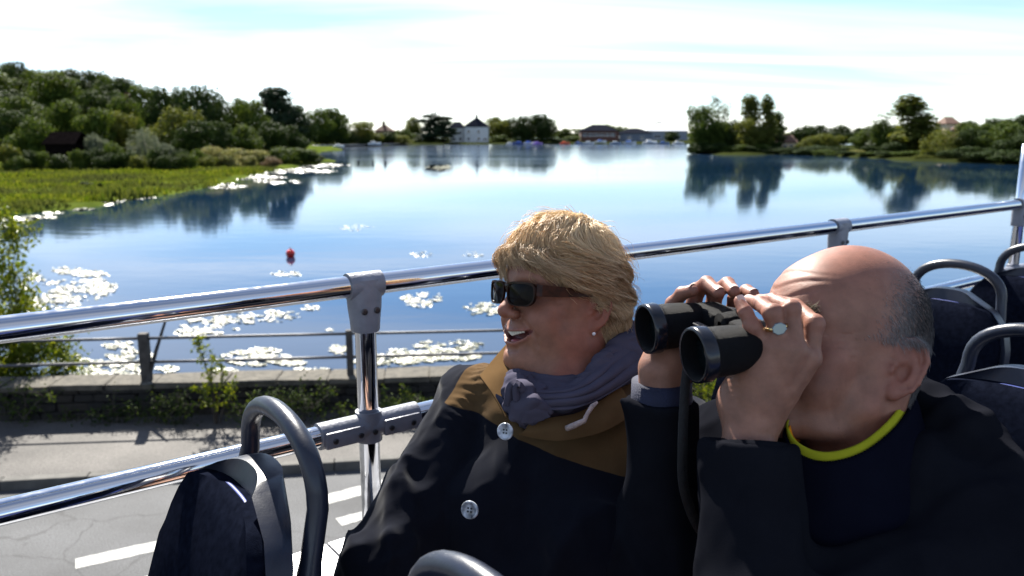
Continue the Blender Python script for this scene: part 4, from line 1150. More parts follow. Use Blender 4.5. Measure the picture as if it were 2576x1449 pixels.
# seats ---------------------------------------------------------------
M_shell = mat('seat_shell_plastic', (0.014, 0.017, 0.030), 0.36, var=.12, scale=30, bump=.04, bscale=400, rvar=.08)
M_handle = mat('seat_handle_plastic', (0.015, 0.019, 0.033), 0.34, var=.12, scale=40, bump=.04, bscale=400, rvar=.1)
M_cushion = mat('seat_navy_moquette', (0.006, 0.0075, 0.014), 0.9, var=.3, scale=90, bump=.25, bscale=900, spec=.0)
M_piping = mat('seat_blue_piping', (0.02, 0.04, 0.20), 0.45, var=.1)
def seat(s, t, label, drop=0.0):
    """bucket seat: shell, cushioned back, squab, legs and an arched grab handle; faces -bdir"""
    e = thing('bus_seat', label, 'seat', B(s, t, DECK), 'seats on the upper deck')
    rec = math.tan(math.radians(17))
    top = 3.458; zb = DECK + .43
    H = top - zb
    def back(u, v, off):          # u across -1..1, v 0..1 up, off forward of the shell back
        hw = .205 - .015 * v
        if v > .72: hw *= math.sqrt(max(0.0, 1 - ((v - .72) / .285) ** 2.6)) * .80 + .20
        z = zb + H * v
        ss = s - .03 - (top - z) * rec - off + .025 * (abs(u) ** 2.5) * -1
        return B(ss, t + u * hw, z - .012 * abs(u) ** 3 * (1 if v > .8 else 0))
    def sheet(off_f, off_b, su, v0, v1, bul):
        nu, nv = 14, 22; V, F = [], []
        for side in (0, 1):
            for j in range(nv + 1):
                for i in range(nu + 1):
                    u = (-1 + 2 * i / nu); v = v0 + (v1 - v0) * j / nv
                    edge = (1 - abs(u) ** 3.0) * (1 - max(0, (j / nv - .8) / .2) ** 2.5)
                    off = (off_f + bul * edge) if side == 0 else off_b
                    V.append(back(u * su, v, off))
        N = (nu + 1) * (nv + 1)
        for j in range(nv):
            for i in range(nu):
                a = j * (nu + 1) + i
                F.append((a, a + 1, a + nu + 2, a + nu + 1)); F.append((N + a, N + a + nu + 1, N + a + nu + 2, N + a + 1))
        ring = [i for i in range(nu + 1)] + [(j + 1) * (nu + 1) + nu for j in range(nv)] + [nv * (nu + 1) + i for i in range(nu - 1, -1, -1)] + [j * (nu + 1) for j in range(nv - 1, 0, -1)]
        for k in range(len(ring)):
            a, b_ = ring[k], ring[(k + 1) % len(ring)]
            F.append((b_, a, a + N, b_ + N))
        return V, F
    V, F = sheet(.022, -.012, 1.0, 0, 1.0, .006); MB().add(V, F).build('shell', M_shell, e, auto=60)
    V, F = sheet(.045, .015, .93, .02, .955, .028); cu = MB().add(V, F).build('back_cushion', M_cushion, e, auto=60)
    pts = [back(-.93, v, .034) for v in np.linspace(.05, .70, 10)] + [back(u * .93, .95 - .10 * abs(u) ** 4, .034) for u in np.linspace(-.9, .9, 15)] + [back(.93, v, .034) for v in np.linspace(.70, .05, 10)]
    # handle: arch rising from low on both sides
    arch = []
    for a in np.linspace(-1, 1, 33):
        if abs(a) > .62:
            k = (abs(a) - .62) / .38
            arch.append(B(s - .012 - .185 * k * rec * .9, t + math.copysign(.125 + .030 * k, a), 3.455 - .02 - .19 * k))
        else:
            ph = a / .62 * math.pi / 2
            arch.append(B(s - .012, t + .125 * math.sin(ph), 3.432 + .095 * math.cos(ph) ** .75))
    hd = MB().tube(arch, [.0138 + .004 * (abs(a) > .8) for a in np.linspace(-1, 1, 33)], 14, up=bdir).build('grab_handle', M_handle, e, smooth=True)
    pp = MB()
    for seg in (pts,): pp.tube(seg, .0045, 7)
    pp.build('piping', M_piping, cu, smooth=True)
    sq = MB().box((s - .52, t - .205, DECK + .36), (s - .30 + .06, t + .205, DECK + .45), Mbus, bevel=.03).build('squab', M_cushion, e, auto=50)
    MB().box((s - .30, t - .19, DECK + .34), (s - .12, t + .19, DECK + .40), Mbus, bevel=.015).build('frame', M_shell, e)
    for dx_ in (-.14, .14):
        MB().tube([B(s - .3, t + dx_, DECK), B(s - .3, t + dx_, DECK + .36)], .022, 10).build('leg', M_shell, e, smooth=True)
    return e
ROW = [.372, 1.02, 1.71, 2.42, 3.02, 3.66]
TW, TA = 1.05, 0.575
seat(.376, 1.022, 'dark seat with arched grey handle in front of the woman')
seat(.36, .495, 'seat in front of the man, only its handle top showing')
seat(ROW[1], TW, 'seat the woman sits on, handle showing under the binoculars')
seat(ROW[1], TA, 'seat the man sits on, hidden behind his back')
seat(ROW[2], TW, 'window seat directly behind the woman, mostly hidden by the man')
seat(ROW[2], TA, 'large navy seat at the right edge directly behind the man')
seat(ROW[3], TW, 'navy seat whose arch shows right of the bald head')
seat(ROW[3], TA, 'aisle seat cut by the right edge behind the large navy seat')
seat(ROW[4], TW, 'farthest navy seat by the rail at the right edge')
# ------------------------------------------------------------------ sculpting: smooth blends of simple volumes, meshed with surface nets
f32 = np.float32
def A3(p): return np.array(list(p), f32)
def s_ell(P, c, r, R=None):
    q = P - A3(c)
    if R is not None: q = q @ np.asarray(R, f32)
    r = A3(r); k0 = np.sqrt(((q / r) ** 2).sum(-1)); k1 = np.sqrt(((q / (r * r)) ** 2).sum(-1)) + 1e-9
    return k0 * (k0 - 1) / k1
def s_cone(P, a, b, r1, r2):
    a, b = A3(a), A3(b); ba = b - a; pa = P - a
    h = np.clip((pa @ ba) / (ba @ ba), 0, 1)
    q = pa - h[..., None] * ba
    return np.sqrt((q * q).sum(-1)) - (r1 + (r2 - r1) * h)
def s_chain(P, pts, rad, k=0.004):
    d = None
    for i in range(len(pts) - 1):
        e = s_cone(P, pts[i], pts[i + 1], rad[i], rad[i + 1])
        d = e if d is None else smin(d, e, k)
    return d
def smin(a, b, k):
    h = np.maximum(k - np.abs(a - b), 0) / k
    return np.minimum(a, b) - h * h * k * f32(.25)
def smax(a, b, k): return -smin(-a, -b, k)
def ssub(a, b, k): return smax(a, -b, k)
def mirror(P):
    Q = P.copy(); Q[..., 0] = np.abs(Q[..., 0]); return Q

def surface_net(fn, lo, hi, res, slack=1.5):
    """quads of the zero surface of fn inside the box lo..hi; only blocks near the surface are sampled finely"""
    lo, hi = np.array(lo, float), np.array(hi, float); n = 8; bs = res * n
    nb = np.ceil((hi - lo) / bs).astype(int)
    I = np.stack(np.meshgrid(*[np.arange(k) for k in nb], indexing='ij'), -1).reshape(-1, 3)
    cen = lo + (I + .5) * bs
    d = np.concatenate([fn(c.astype(f32)) for c in np.array_split(cen, max(1, len(cen) // 200000))])
    I = I[np.abs(d) < bs * .87 * slack]
    g = np.stack(np.meshgrid(*[np.arange(n + 1)] * 3, indexing='ij'), -1).reshape(-1, 3)
    dim = nb * n + 3
    ids, pos, ex = [], [], [[], [], []]
    for chunk in np.array_split(I, max(1, len(I) // 700)):
        base = chunk * n
        G = base[:, None, :] + g[None]
        P = (lo + G * res).astype(f32)
        D = fn(P.reshape(-1, 3)).reshape(len(chunk), n + 1, n + 1, n + 1)
        S = D < 0
        c8 = {(i, j, k): D[:, i:n + i, j:n + j, k:n + k] for i in (0, 1) for j in (0, 1) for k in (0, 1)}
        cnt = sum((v < 0).astype(np.int8) for v in c8.values())
        act = (cnt > 0) & (cnt < 8)
        w = np.argwhere(act)
        if len(w) == 0: continue
        vals = {k: v[act] for k, v in c8.items()}
        acc = np.zeros((len(w), 3)); num = np.zeros(len(w))
        for a in vals:
            for ax in range(3):
                if a[ax]: continue
                b = list(a); b[ax] = 1; b = tuple(b)
                va, vb = vals[a], vals[b]; cr = (va < 0) != (vb < 0)
                t = np.where(cr, va / np.where(cr, va - vb, 1), 0)
                p = np.tile(np.array(a, float), (len(w), 1)); p[:, ax] += t
                acc += p * cr[:, None]; num += cr
        cell = base[w[:, 0]] + w[:, 1:]
        pos.append(lo + (cell + acc / num[:, None]) * res)
        cid = (cell[:, 0] * dim[1] + cell[:, 1]) * dim[2] + cell[:, 2]
        ids.append(cid)
        v0 = vals[(0, 0, 0)]
        for ax, o in enumerate(((1, 0, 0), (0, 1, 0), (0, 0, 1))):
            v1 = vals[o]; cr = (v0 < 0) != (v1 < 0)
            ex[ax].append(np.column_stack([cid[cr], (v0[cr] < 0)]))
    ids = np.concatenate(ids); pos = np.concatenate(pos)
    o = np.argsort(ids); sid = ids[o]; V = pos[o]
    st = (dim[1] * dim[2], dim[2], 1)
    F = []
    for ax in range(3):
        e = np.concatenate(ex[ax]); c = e[:, 0]; inside = e[:, 1].astype(bool)
        u, v = st[(ax + 1) % 3], st[(ax + 2) % 3]
        q = np.stack([c, c - u, c - u - v, c - v], 1)
        k = np.clip(np.searchsorted(sid, q), 0, len(sid) - 1)
        ok = (sid[k] == q).all(1)
        k, inside = k[ok], inside[ok]
        F.append(np.where(inside[:, None], k, k[:, ::-1]))
    return main_piece(V, np.concatenate(F))
def main_piece(V, F):
    """drop stray islands, keep the largest connected piece"""
    lab = np.arange(len(V))
    E = np.concatenate([F[:, [0, 1]], F[:, [1, 2]], F[:, [2, 3]], F[:, [3, 0]]])
    while True:
        m = np.minimum(lab[E[:, 0]], lab[E[:, 1]]); new = lab.copy()
        np.minimum.at(new, E[:, 0], m); np.minimum.at(new, E[:, 1], m)
        new = new[new]
        if (new == lab).all(): break
        lab = new
    root = np.bincount(lab, minlength=len(V)).argmax()
    keep = lab == root; idx = np.cumsum(keep) - 1
    return V[keep], idx[F[keep[F[:, 0]]]]
def add_color(me, col):
    """per-vertex own colour of the thing (lips, freckles, hair tone)"""
    a = me.color_attributes.new('tone', 'FLOAT_COLOR', 'POINT')
    c = np.ones((len(me.vertices), 4), f32); c[:, :3] = col
    a.data.foreach_set('color', c.ravel())
def relax(V, F, it=1, lam=.5):
    n = len(V)
    for _ in range(it):
        acc = np.zeros((n, 3)); cnt = np.zeros(n)
        for a, b in ((0, 1), (1, 2), (2, 3), (3, 0)):
            np.add.at(acc, F[:, a], V[F[:, b]]); np.add.at(acc, F[:, b], V[F[:, a]])
            np.add.at(cnt, F[:, a], 1); np.add.at(cnt, F[:, b], 1)
        V = V + lam * (acc / np.maximum(cnt, 1)[:, None] - V)
    return V

def frame(pos, yaw, pitch, roll, scale=1.0):
    R = (Matrix.Rotation(yaw, 4, 'Z') @ Matrix.Rotation(pitch, 4, 'X') @ Matrix.Rotation(roll, 4, 'Y'))
    return Matrix.Translation(pos) @ R @ Matrix.Scale(scale, 4)
def to_np(M): return np.array(M, float)
def inv_pts(M, P):
    Mi = np.linalg.inv(to_np(M)).astype(f32); return P @ Mi[:3, :3].T + Mi[:3, 3]
def fwd_pts(M, P):
    Mf = to_np(M); return P @ Mf[:3, :3].T + Mf[:3, 3]

def skin_mat(name, bump=0.25):
    m, nt, b = mat_base(name)
    at_ = nnode(nt, 'ShaderNodeAttribute', attribute_name='tone')
    t = nnode(nt, 'ShaderNodeTexCoord')
    n = nnode(nt, 'ShaderNodeTexNoise'); n.inputs['Scale'].default_value = 55; n.inputs['Detail'].default_value = 6; n.inputs['Roughness'].default_value = .65
    nt.links.new(t.outputs['Object'], n.inputs['Vector'])
    r = nnode(nt, 'ShaderNodeMapRange'); r.inputs['From Min'].default_value = .3; r.inputs['From Max'].default_value = .7; r.inputs['To Min'].default_value = .82; r.inputs['To Max'].default_value = 1.15
    nt.links.new(n.outputs['Fac'], r.inputs[0])
    sc_ = nnode(nt, 'ShaderNodeVectorMath', operation='SCALE'); nt.links.new(at_.outputs['Color'], sc_.inputs[0]); nt.links.new(r.outputs[0], sc_.inputs['Scale'])
    nt.links.new(sc_.outputs[0], b.inputs['Base Color'])
    setp(b, Roughness=0.52)
    b.inputs['Specular IOR Level'].default_value = 0.42
    b.inputs['Subsurface Weight'].default_value = 0.12
    b.inputs['Subsurface Radius'].default_value = (1.0, 0.35, 0.2)
    b.inputs['Subsurface Scale'].default_value = 0.006
    v = nnode(nt, 'ShaderNodeTexVoronoi'); v.inputs['Scale'].default_value = 900
    n2 = nnode(nt, 'ShaderNodeTexNoise'); n2.inputs['Scale'].default_value = 420; n2.inputs['Detail'].default_value = 4
    nt.links.new(t.outputs['Object'], v.inputs['Vector']); nt.links.new(t.outputs['Object'], n2.inputs['Vector'])
    ad = nnode(nt, 'ShaderNodeMath', operation='ADD'); nt.links.new(v.outputs['Distance'], ad.inputs[0]); nt.links.new(n2.outputs['Fac'], ad.inputs[1])
    bp = nnode(nt, 'ShaderNodeBump'); bp.inputs['Strength'].default_value = bump; bp.inputs['Distance'].default_value = .0005
    nt.links.new(ad.outputs[0], bp.inputs['Height']); nt.links.new(bp.outputs[0], b.inputs['Normal'])
    return m
def tone_mat(name, rough=.5, spec=.5, trans=0.0, bump=0, bscale=400, sheen=0):
    m, nt, b = mat_base(name)
    at_ = nnode(nt, 'ShaderNodeAttribute', attribute_name='tone')
    nt.links.new(at_.outputs['Color'], b.inputs['Base Color'])
    setp(b, Roughness=rough); b.inputs['Specular IOR Level'].default_value = spec
    if sheen: b.inputs['Sheen Weight'].default_value = sheen
    if bump:
        t = nnode(nt, 'ShaderNodeTexCoord'); n2 = nnode(nt, 'ShaderNodeTexNoise'); n2.inputs['Scale'].default_value = bscale; n2.inputs['Detail'].default_value = 4
        nt.links.new(t.outputs['Object'], n2.inputs['Vector'])
        bp = nnode(nt, 'ShaderNodeBump'); bp.inputs['Strength'].default_value = bump; bp.inputs['Distance'].default_value = .001
        nt.links.new(n2.outputs['Fac'], bp.inputs['Height']); nt.links.new(bp.outputs[0], b.inputs['Normal'])
    if trans:
        tr = nnode(nt, 'ShaderNodeBsdfTranslucent'); nt.links.new(at_.outputs['Color'], tr.inputs['Color'])
        ms = nnode(nt, 'ShaderNodeMixShader'); ms.inputs[0].default_value = trans
        nt.links.new(b.outputs[0], ms.inputs[1]); nt.links.new(tr.outputs[0], ms.inputs[2])
        out = [x for x in nt.nodes if x.type == 'OUTPUT_MATERIAL'][0]; nt.links.new(ms.outputs[0], out.inputs['Surface'])
    return m

# ear in head space (left side, x>0) ----------------------------------
def ear_sdf(Q, d, sc=1.0, out=28):
    c = A3((.0765, .010, -.002)); o = math.radians(out); tl = math.radians(12)
    e2 = np.array([math.sin(o), math.cos(o), 0]); up = np.array([0, math.sin(tl), math.cos(tl)])
    e2 = e2 - up * (e2 @ up); e2 /= np.linalg.norm(e2); e3 = np.cross(e2, up)
    if e3[0] < 0: e3 = -e3
    R = np.stack([e2, up, e3], 1).astype(f32)
    q = ((Q - c) @ R) / f32(sc)
    near = (np.abs(q) < .06).all(-1)
    if not near.any(): return d
    q = q[near]
    e = s_ell(q, (.008, .001, -.001), (.0175, .0295, .0055))
    e = ssub(e, s_ell(q, (.005, -.006, .007), (.0095, .0125, .0085)), .003)
    th = np.radians(np.linspace(165, -75, 11))
    rim = [(.0085 + .0165 * math.cos(a) * (1.05 if math.sin(a) > 0 else .9), .002 + .029 * math.sin(a), .0025 + .002 * math.cos(a)) for a in th]
    e = smin(e, s_chain(q, rim, [.0033] * 5 + [.0030] * 6, .002), .0028)
    th2 = np.radians(np.linspace(75, -70, 6))
    ant = [(.006 + .0095 * math.cos(a), -.001 + .017 * math.sin(a), .0035) for a in th2]
    e = smin(e, s_chain(q, ant, [.0020, .0026, .0028, .0028, .0026, .0022], .002), .0035)
    e = smin(e, s_cone(q, (-.006, .012, .001), (.002, .004, .001), .0028, .002), .003)
    e = smin(e, s_ell(q, (.003, -.0275, .001), (.0085, .0095, .0048)), .006)
    e = smin(e, s_ell(q, (-.0065, -.006, .003), (.0038, .0055, .0042)), .003)
    d = d.copy(); d[near] = smin(d[near], e * f32(sc), .004)
    return d

MOUTH = {}
def mouth_cav(Q):
    return smin(s_chain(Q, MOUTH['slot'], MOUTH['half'], .002), s_chain(Q, MOUTH['deep'], MOUTH['half'], .002), .004)
def plan_mouth():
    """lay the laughing mouth, lips and smile fold on the surface of the plain face"""
    def face_y(x, z):
        ys = np.linspace(-.135, -.05, 171).astype(f32)
        d = head_sdf(np.stack([np.full_like(ys, x), ys, np.full_like(ys, z)], 1), True)
        return float(ys[np.argmax(d < 0)])
    xs = [0, .010, .020, .030, .038, .0445]
    zm = [-.0525, -.0520, -.0495, -.0460, -.0422, -.0390]
    hh = [.0088, .0086, .0074, .0054, .0032, .0010]
    fy = [face_y(x, z) for x, z in zip(xs, zm)]
    M_ = {'slot': [(x, y + .002, z) for x, y, z in zip(xs, fy, zm)], 'deep': [(x * .92, y + .014, z) for x, y, z in zip(xs, fy, zm)], 'half': hh}
    M_['up'] = [(x, face_y(x, z + h + .001) + .0006, z + h + .0010) for x, z, h in zip(xs, zm, hh)]
    M_['lo'] = [(x, face_y(x, z - h - .001) + .0004, z - h - .0012) for x, z, h in zip(xs, zm, hh)]
    M_['fold'] = [(x, face_y(x, z) - .0002, z) for x, z in ((.0185, -.022), (.031, -.0285), (.044, -.038), (.051, -.050), (.051, -.062))]
    M_['teeth'] = [(i, .0048 * i, face_y(abs(.0048 * i), -.049) + .0062) for i in range(-5, 6)]
    MOUTH.update(M_)
UP_R = [.0030, .0030, .0028, .0025, .0020, .0014]
LO_R = [.0040, .0040, .0036, .0030, .0022, .0014]
def head_sdf(P, female=False):
    Q = mirror(P)
    heavy = 1.0 if female else 0.0
    d = s_ell(Q, (0, .003, .045), (.0765, .0985, .0915))
    d = smin(d, s_ell(Q, (0, .042, .0), (.060, .052, .062)), .03)
    d = smin(d, s_ell(Q, (0, -.034, -.022), (.059 + .004 * heavy, .057, .074)), .03)
    d = smin(d, s_ell(Q, (0, -.060, .052), (.054, .036, .046)), .03)
    d = smin(d, s_cone(Q, (.059, .0, -.012), (.052, -.010, -.054), .014, .017), .02)
    d = smin(d, s_cone(Q, (.052, -.010, -.054), (.015, -.078, -.086), .017, .017), .028)
    d = smin(d, s_ell(Q, (0, -.085, -.086), (.022, .0165, .018)), .018)
    d = smin(d, s_ell(Q, (.045, -.064, -.004), (.023, .019, .016)), .02)
    d = smin(d, s_ell(Q, (.037 + .002 * heavy, -.065, -.033), (.026 + .002 * heavy, .024 + .002 * heavy, .027)), .022)
    d = smin(d, s_cone(Q, (.010, -.0925, .043), (.046, -.076, .043), .0105 - .002 * heavy, .008), .015)
    d = ssub(d, s_ell(Q, (.033, -.103, .024), (.020, .018, .012)), .014)
    d = smin(d, s_ell(Q, (.032, -.0765, .025), (.0155, .0145, .0125)), .008)
    d = ssub(d, s_cone(Q, (.022, -.0935, .0225), (.043, -.087, .0235), .0008, .0008), .0025)
    d = smin(d, s_ell(Q, (0, -.092 + .004 * heavy, -.047), (.028, .0165, .023)), .018)
    # nose
    d = smin(d, s_cone(Q, (0, -.092, .031), (0, -.1145, -.006), .0075, .0095), .014)
    d = smin(d, s_ell(Q, (0, -.1165, -.0115), (.0125 - .0012 * heavy, .0115 - .001 * heavy, .0108 - .0008 * heavy)), .009)
    d = smin(d, s_ell(Q, (.0135, -.1055, -.0155), (.0088 - .0012 * heavy, .0115 - .001 * heavy, .0090 - .001 * heavy)), .006)
    d = ssub(d, s_ell(Q, (.0072, -.1115, -.0245), (.0038, .0062, .0045)), .003)
    if female:
        # laughing: open mouth, raised cheeks, soft double chin
        d = smin(d, s_ell(Q, (.040, -.069, -.020), (.022, .019, .018)), .018)
        d = smin(d, s_ell(Q, (0, -.048, -.099), (.046, .046, .026)), .03)
        d = smin(d, s_ell(Q, (.045, -.040, -.060), (.024, .034, .028)), .025)
        if MOUTH:
            d = smin(d, s_chain(Q, MOUTH['up'], UP_R, .003), .004)
            d = smin(d, s_chain(Q, MOUTH['lo'], LO_R, .003), .005)
            d = ssub(d, mouth_cav(Q), .0018)
            d = ssub(d, s_chain(Q, MOUTH['fold'], [.0008, .0014, .0016, .0012, .0004], .003), .008)
        d = ssub(d, s_chain(Q, [(0, -.1055, -.074), (.015, -.099, -.0725)], [.0022, .0016], .003), .009)
        y, z, ax = P[:, 1], P[:, 2], Q[:, 0]
        em = smooth(-.03, -.05, y) * smooth(-.088, -.078, y) * smooth(.042, .052, ax)
        for k_ in range(4):
            zz = z - .012 + .006 * k_ + (.22 * k_ - .28) * (y + .075)
            d = d + f32(.0008) * em * np.exp(-(zz / .0011) ** 2)
    else:
        d = smin(d, s_chain(Q, [(0, -.1085, -.0435), (.012, -.1045, -.0435), (.026, -.094, -.047)], [.0046, .0042, .0024], .004), .006)
        d = smin(d, s_chain(Q, [(0, -.1075, -.0535), (.013, -.1035, -.053), (.025, -.094, -.0485)], [.0056, .005, .0024], .004), .006)
        d = ssub(d, s_chain(Q, [(0, -.1150, -.0480), (.013, -.1095, -.0478), (.027, -.097, -.0478)], [.0012] * 3, .002), .0025)
        d = ssub(d, s_chain(Q, [(.0175, -.1085, -.020), (.028, -.0985, -.034), (.034, -.089, -.052)], [.0018, .0022, .0016], .003), .008)
        d = smin(d, s_ell(Q, (.030, -.030, -.088), (.030, .040, .016)), .02)
        x, y, z = P[:, 0], P[:, 1], P[:, 2]; ax = Q[:, 0]
        fm = smooth(-.045, -.075, y) * smooth(.055, .035, ax)
        for z0, am in ((.060, 1.0), (.0725, .9), (.086, .6)):
            zz = z - z0 - .006 * np.sin(x * 55 + z0 * 90) - .12 * (ax * ax) / .03
            d = d + f32(.0011) * am * fm * np.exp(-(zz / .0016) ** 2) - f32(.0007) * am * fm * np.exp(-((zz - .005) / .0045) ** 2)
        em = smooth(-.03, -.05, y) * smooth(-.085, -.075, y) * smooth(.044, .056, ax)
        for k_ in range(4):
            zz = z - .022 + .006 * k_ + (.15 * k_ - .28) * (y + .07)
            d = d + f32(.0009) * em * np.exp(-(zz / .0012) ** 2)
        jm = smooth(-.02, -.05, z) * smooth(-.09, -.06, y) * smooth(.02, -.02, y)
        d = d + f32(.0009) * jm * np.exp(-((y + .062 + .5 * (z + .05)) / .0022) ** 2)
    d = ear_sdf(Q, d, .95 if female else 1.10)
    return d
# ------------------------------------------------------------------ man with binoculars
MH = frame(Vector((0.3992, 0.9244, 3.6376)), math.radians(-72.6), math.radians(-11.1), math.radians(-8.4), 0.977)
MT = frame(cz(2150, 1105, .955), math.radians(-53), math.radians(-6), 0)       # torso frame, origin at the base of the neck
def hw(p): return MH @ Vector(p)
L_WR = cz(1882, 1068, .862); R_WR = cz(1665, 935, .972)
L_EL = cz(1895, 1660, .80); R_EL = cz(1660, 1420, 1.02)
L_SH = MT @ Vector((.185, .02, -.075)); R_SH = MT @ Vector((-.185, .02, -.075))
def CZ(l): return [cz(*p) for p in l]
FING_L = [  # knuckle, middle joint, end joint, tip
    (CZ([(1932, 872, .842), (1893, 822, .838), (1874, 784, .842), (1860, 757, .850)]), (.0100, .0084, .0074, .0062)),
    (CZ([(1966, 876, .836), (1944, 788, .834), (1912, 764, .862), (1886, 757, .884)]), (.0106, .0092, .0080, .0068)),
    (CZ([(2000, 884, .836), (1990, 778, .838), (1945, 756, .872), (1910, 755, .900)]), (.0108, .0094, .0082, .0070)),
    (CZ([(2034, 902, .846), (2050, 815, .844), (2002, 770, .880), (1960, 757, .910)]), (.0108, .0092, .0080, .0068)),
]
THUMB_L = (CZ([(1930, 1010, .885), (1925, 945, .905), (1905, 905, .897), (1893, 880, .882)]), (.017, .0125, .0105, .0088))
FING_R = [
    (CZ([(1690, 805, .985), (1694, 765, .985), (1716, 738, .968), (1742, 731, .950)]), (.0104, .0090, .0082, .0072)),
    (CZ([(1738, 800, .995), (1752, 732, .990), (1778, 712, .965), (1808, 736, .937)]), (.0110, .0095, .0087, .0075)),
    (CZ([(1788, 800, .998), (1800, 735, .990), (1830, 715, .962), (1846, 733, .937)]), (.0110, .0096, .0088, .0076)),
    (CZ([(1838, 810, .995), (1852, 752, .985), (1878, 733, .962), (1895, 741, .942)]), (.0110, .0094, .0084, .0073)),
]
THUMB_R = (CZ([(1735, 880, .985), (1770, 850, .965), (1800, 838, .950)]), (.016, .012, .010))
def hand_sdf(P, WR, fing, thumb, fore, palm_r=.0135):
    d = s_cone(P, fore, WR, .036, .0265)
    W2 = WR + (fing[1][0][0] - WR) * .18
    for i, (pts, rad) in enumerate(fing):
        root = WR.lerp(pts[0], .12) + (pts[0] - fing[1][0][0]) * .25
        d = smin(d, s_cone(P, root, pts[0], .0205 if i in (0, 3) else .0185, palm_r), .014)
    # heel of the hand
    hyp = WR.lerp(fing[0][0][0], .38)
    d = smin(d, s_cone(P, hyp, WR.lerp(fing[0][0][0], .75), .0205, .015), .012)
    d = smin(d, s_chain(P, [WR.lerp(thumb[0][0], .4)] + thumb[0][:1], [.02, thumb[1][0]], .01), .014)
    for pts, rad in fing:
        f = s_chain(P, pts, rad, .003)
        f = smin(f, s_ell(P, pts[0], (rad[0] * 1.08,) * 3), .006)
        f = smin(f, s_ell(P, pts[1], (rad[1] * 1.10,) * 3), .004)
        d = smin(d, f, .0028)
    d = smin(d, s_chain(P, thumb[0], thumb[1], .004), .006)
    for pts, rad in fing:          # creases across the finger joints
        for j in (1, 2):
            ax = A3((pts[j + 1] - pts[j - 1]).normalized()); r_ = P - A3(pts[j]); al = r_ @ ax
            d = d + f32(.00055) * np.exp(-(r_ * r_).sum(1) / f32(.0125 ** 2)) * np.cos(al * f32(2 * math.pi / .0046)) * np.exp(-(al / .007) ** 2)
    return d
def tendons(P, d, WR, fing, amp=.0016):
    for pts, rad in fing:
        d = smin(d, s_cone(P, WR.lerp(pts[0], .25) + Vector((-.0, -.013, .003)), pts[0] + Vector((0, -.0065, .002)), .0035, .005), .010)
    return d
L_FORE = L_WR.lerp(L_EL, .30); R_FORE = R_WR.lerp(R_EL, .30)
def man_skin(P):
    q = inv_pts(MH, P)
    d = np.full(len(P), .2, f32)
    k = np.sqrt((q * q).sum(1)) < .26
    if k.any(): d[k] = head_sdf(q[k]) * f32(.977)
    nk = s_cone(P, hw((0, .022, -.03)), MT @ Vector((0, .005, -.03)), .0575, .066)
    nk = smin(nk, s_cone(P, hw((0, -.022, -.088)), MT @ Vector((0, -.012, -.02)), .028, .034), .03)
    d = smin(d, nk, .022)
    d = smin(d, s_cone(P, hw((.056, .03, -.035)), MT @ Vector((.03, -.035, -.01)), .014, .016), .02)
    d = smin(d, s_cone(P, MT @ Vector((-.11, .02, -.08)), MT @ Vector((.11, .02, -.08)), .06, .06), .05)
    return d
def man_lhand(P):
    d = hand_sdf(P, L_WR, FING_L, THUMB_L, L_FORE)
    d = smin(d, s_cone(P, cz(1852, 1005, .872), cz(1890, 925, .858), .0215, .018), .016)
    d = tendons(P, d, L_WR, FING_L)
    # skin folds on the wrist side
    w = np.abs(np.sin((P @ A3((-.35, .1, .93))) * 620)) ; m = np.exp(-((P - A3(cz(1845, 955, .85))) ** 2).sum(1) / .00045)
    return d + f32(.0007) * m * w + f32(.0005) * fbm(P * f32(95), 19, 2)
def man_rhand(P): return hand_sdf(P, R_WR, FING_R, THUMB_R, R_FORE)
def box_of(pts, m): 
    a = np.array([list(p) for p in pts]); return a.min(0) - m, a.max(0) + m
pieces = []
hc = np.array(hw((0, 0, 0)))
V, F = surface_net(man_skin, hc - [.17, .17, .24], hc + [.2, .17, .17], .0022); V = relax(V, F, 1, .4); pieces.append((V, F, 'head'))
allL = [p for f in FING_L for p in f[0]] + THUMB_L[0] + [L_WR, L_FORE]
V, F = surface_net(man_lhand, *box_of(allL, .045), .0017); V = relax(V, F, 1, .4); pieces.append((V, F, 'lh'))
allR = [p for f in FING_R for p in f[0]] + THUMB_R[0] + [R_WR, R_FORE]
V, F = surface_net(man_rhand, *box_of(allR, .045), .0017); V = relax(V, F, 1, .4); pieces.append((V, F, 'rh'))
def man_under(P):           # body under the clothes
    q = inv_pts(MT, P)
    d = s_ell(q, (0, .0, -.20), (.165, .095, .20)); d = smin(d, s_ell(q, (0, -.02, -.42), (.16, .11, .16)), .06)
    d = smin(d, s_cone(P, L_SH, L_EL, .045, .038), .04); d = smin(d, s_cone(P, L_EL, L_WR, .038, .026), .02)
    d = smin(d, s_cone(P, R_SH, R_EL, .045, .038), .04); d = smin(d, s_cone(P, R_EL, R_WR, .038, .026), .02)
    for sx in (-1, 1):
        hip = MT @ Vector((.09 * sx, .03, -.50)); knee = hip + Vector(-bdir * .42) + bnor * (-.03 * sx) + Vector((0, 0, .04)); foot = Vector((knee.x, knee.y, DECK + .10))
        d = smin(d, s_cone(P, hip, knee, .082, .055), .04); d = smin(d, s_cone(P, knee, foot, .055, .04), .03)
        d = smin(d, s_cone(P, foot - Vector((0, 0, .05)), foot - bdir * .15 - Vector((0, 0, .05)), .045, .04), .02)
    return d
lo, hi = box_of([MT @ Vector((0, 0, -.05)), MT @ Vector((0, 0, -.6)), L_EL, R_EL], .25); lo[2] = DECK - .02; lo[:2] -= .35
V, F = surface_net(man_under, lo, hi, .013); pieces.append((V, F, 'under'))
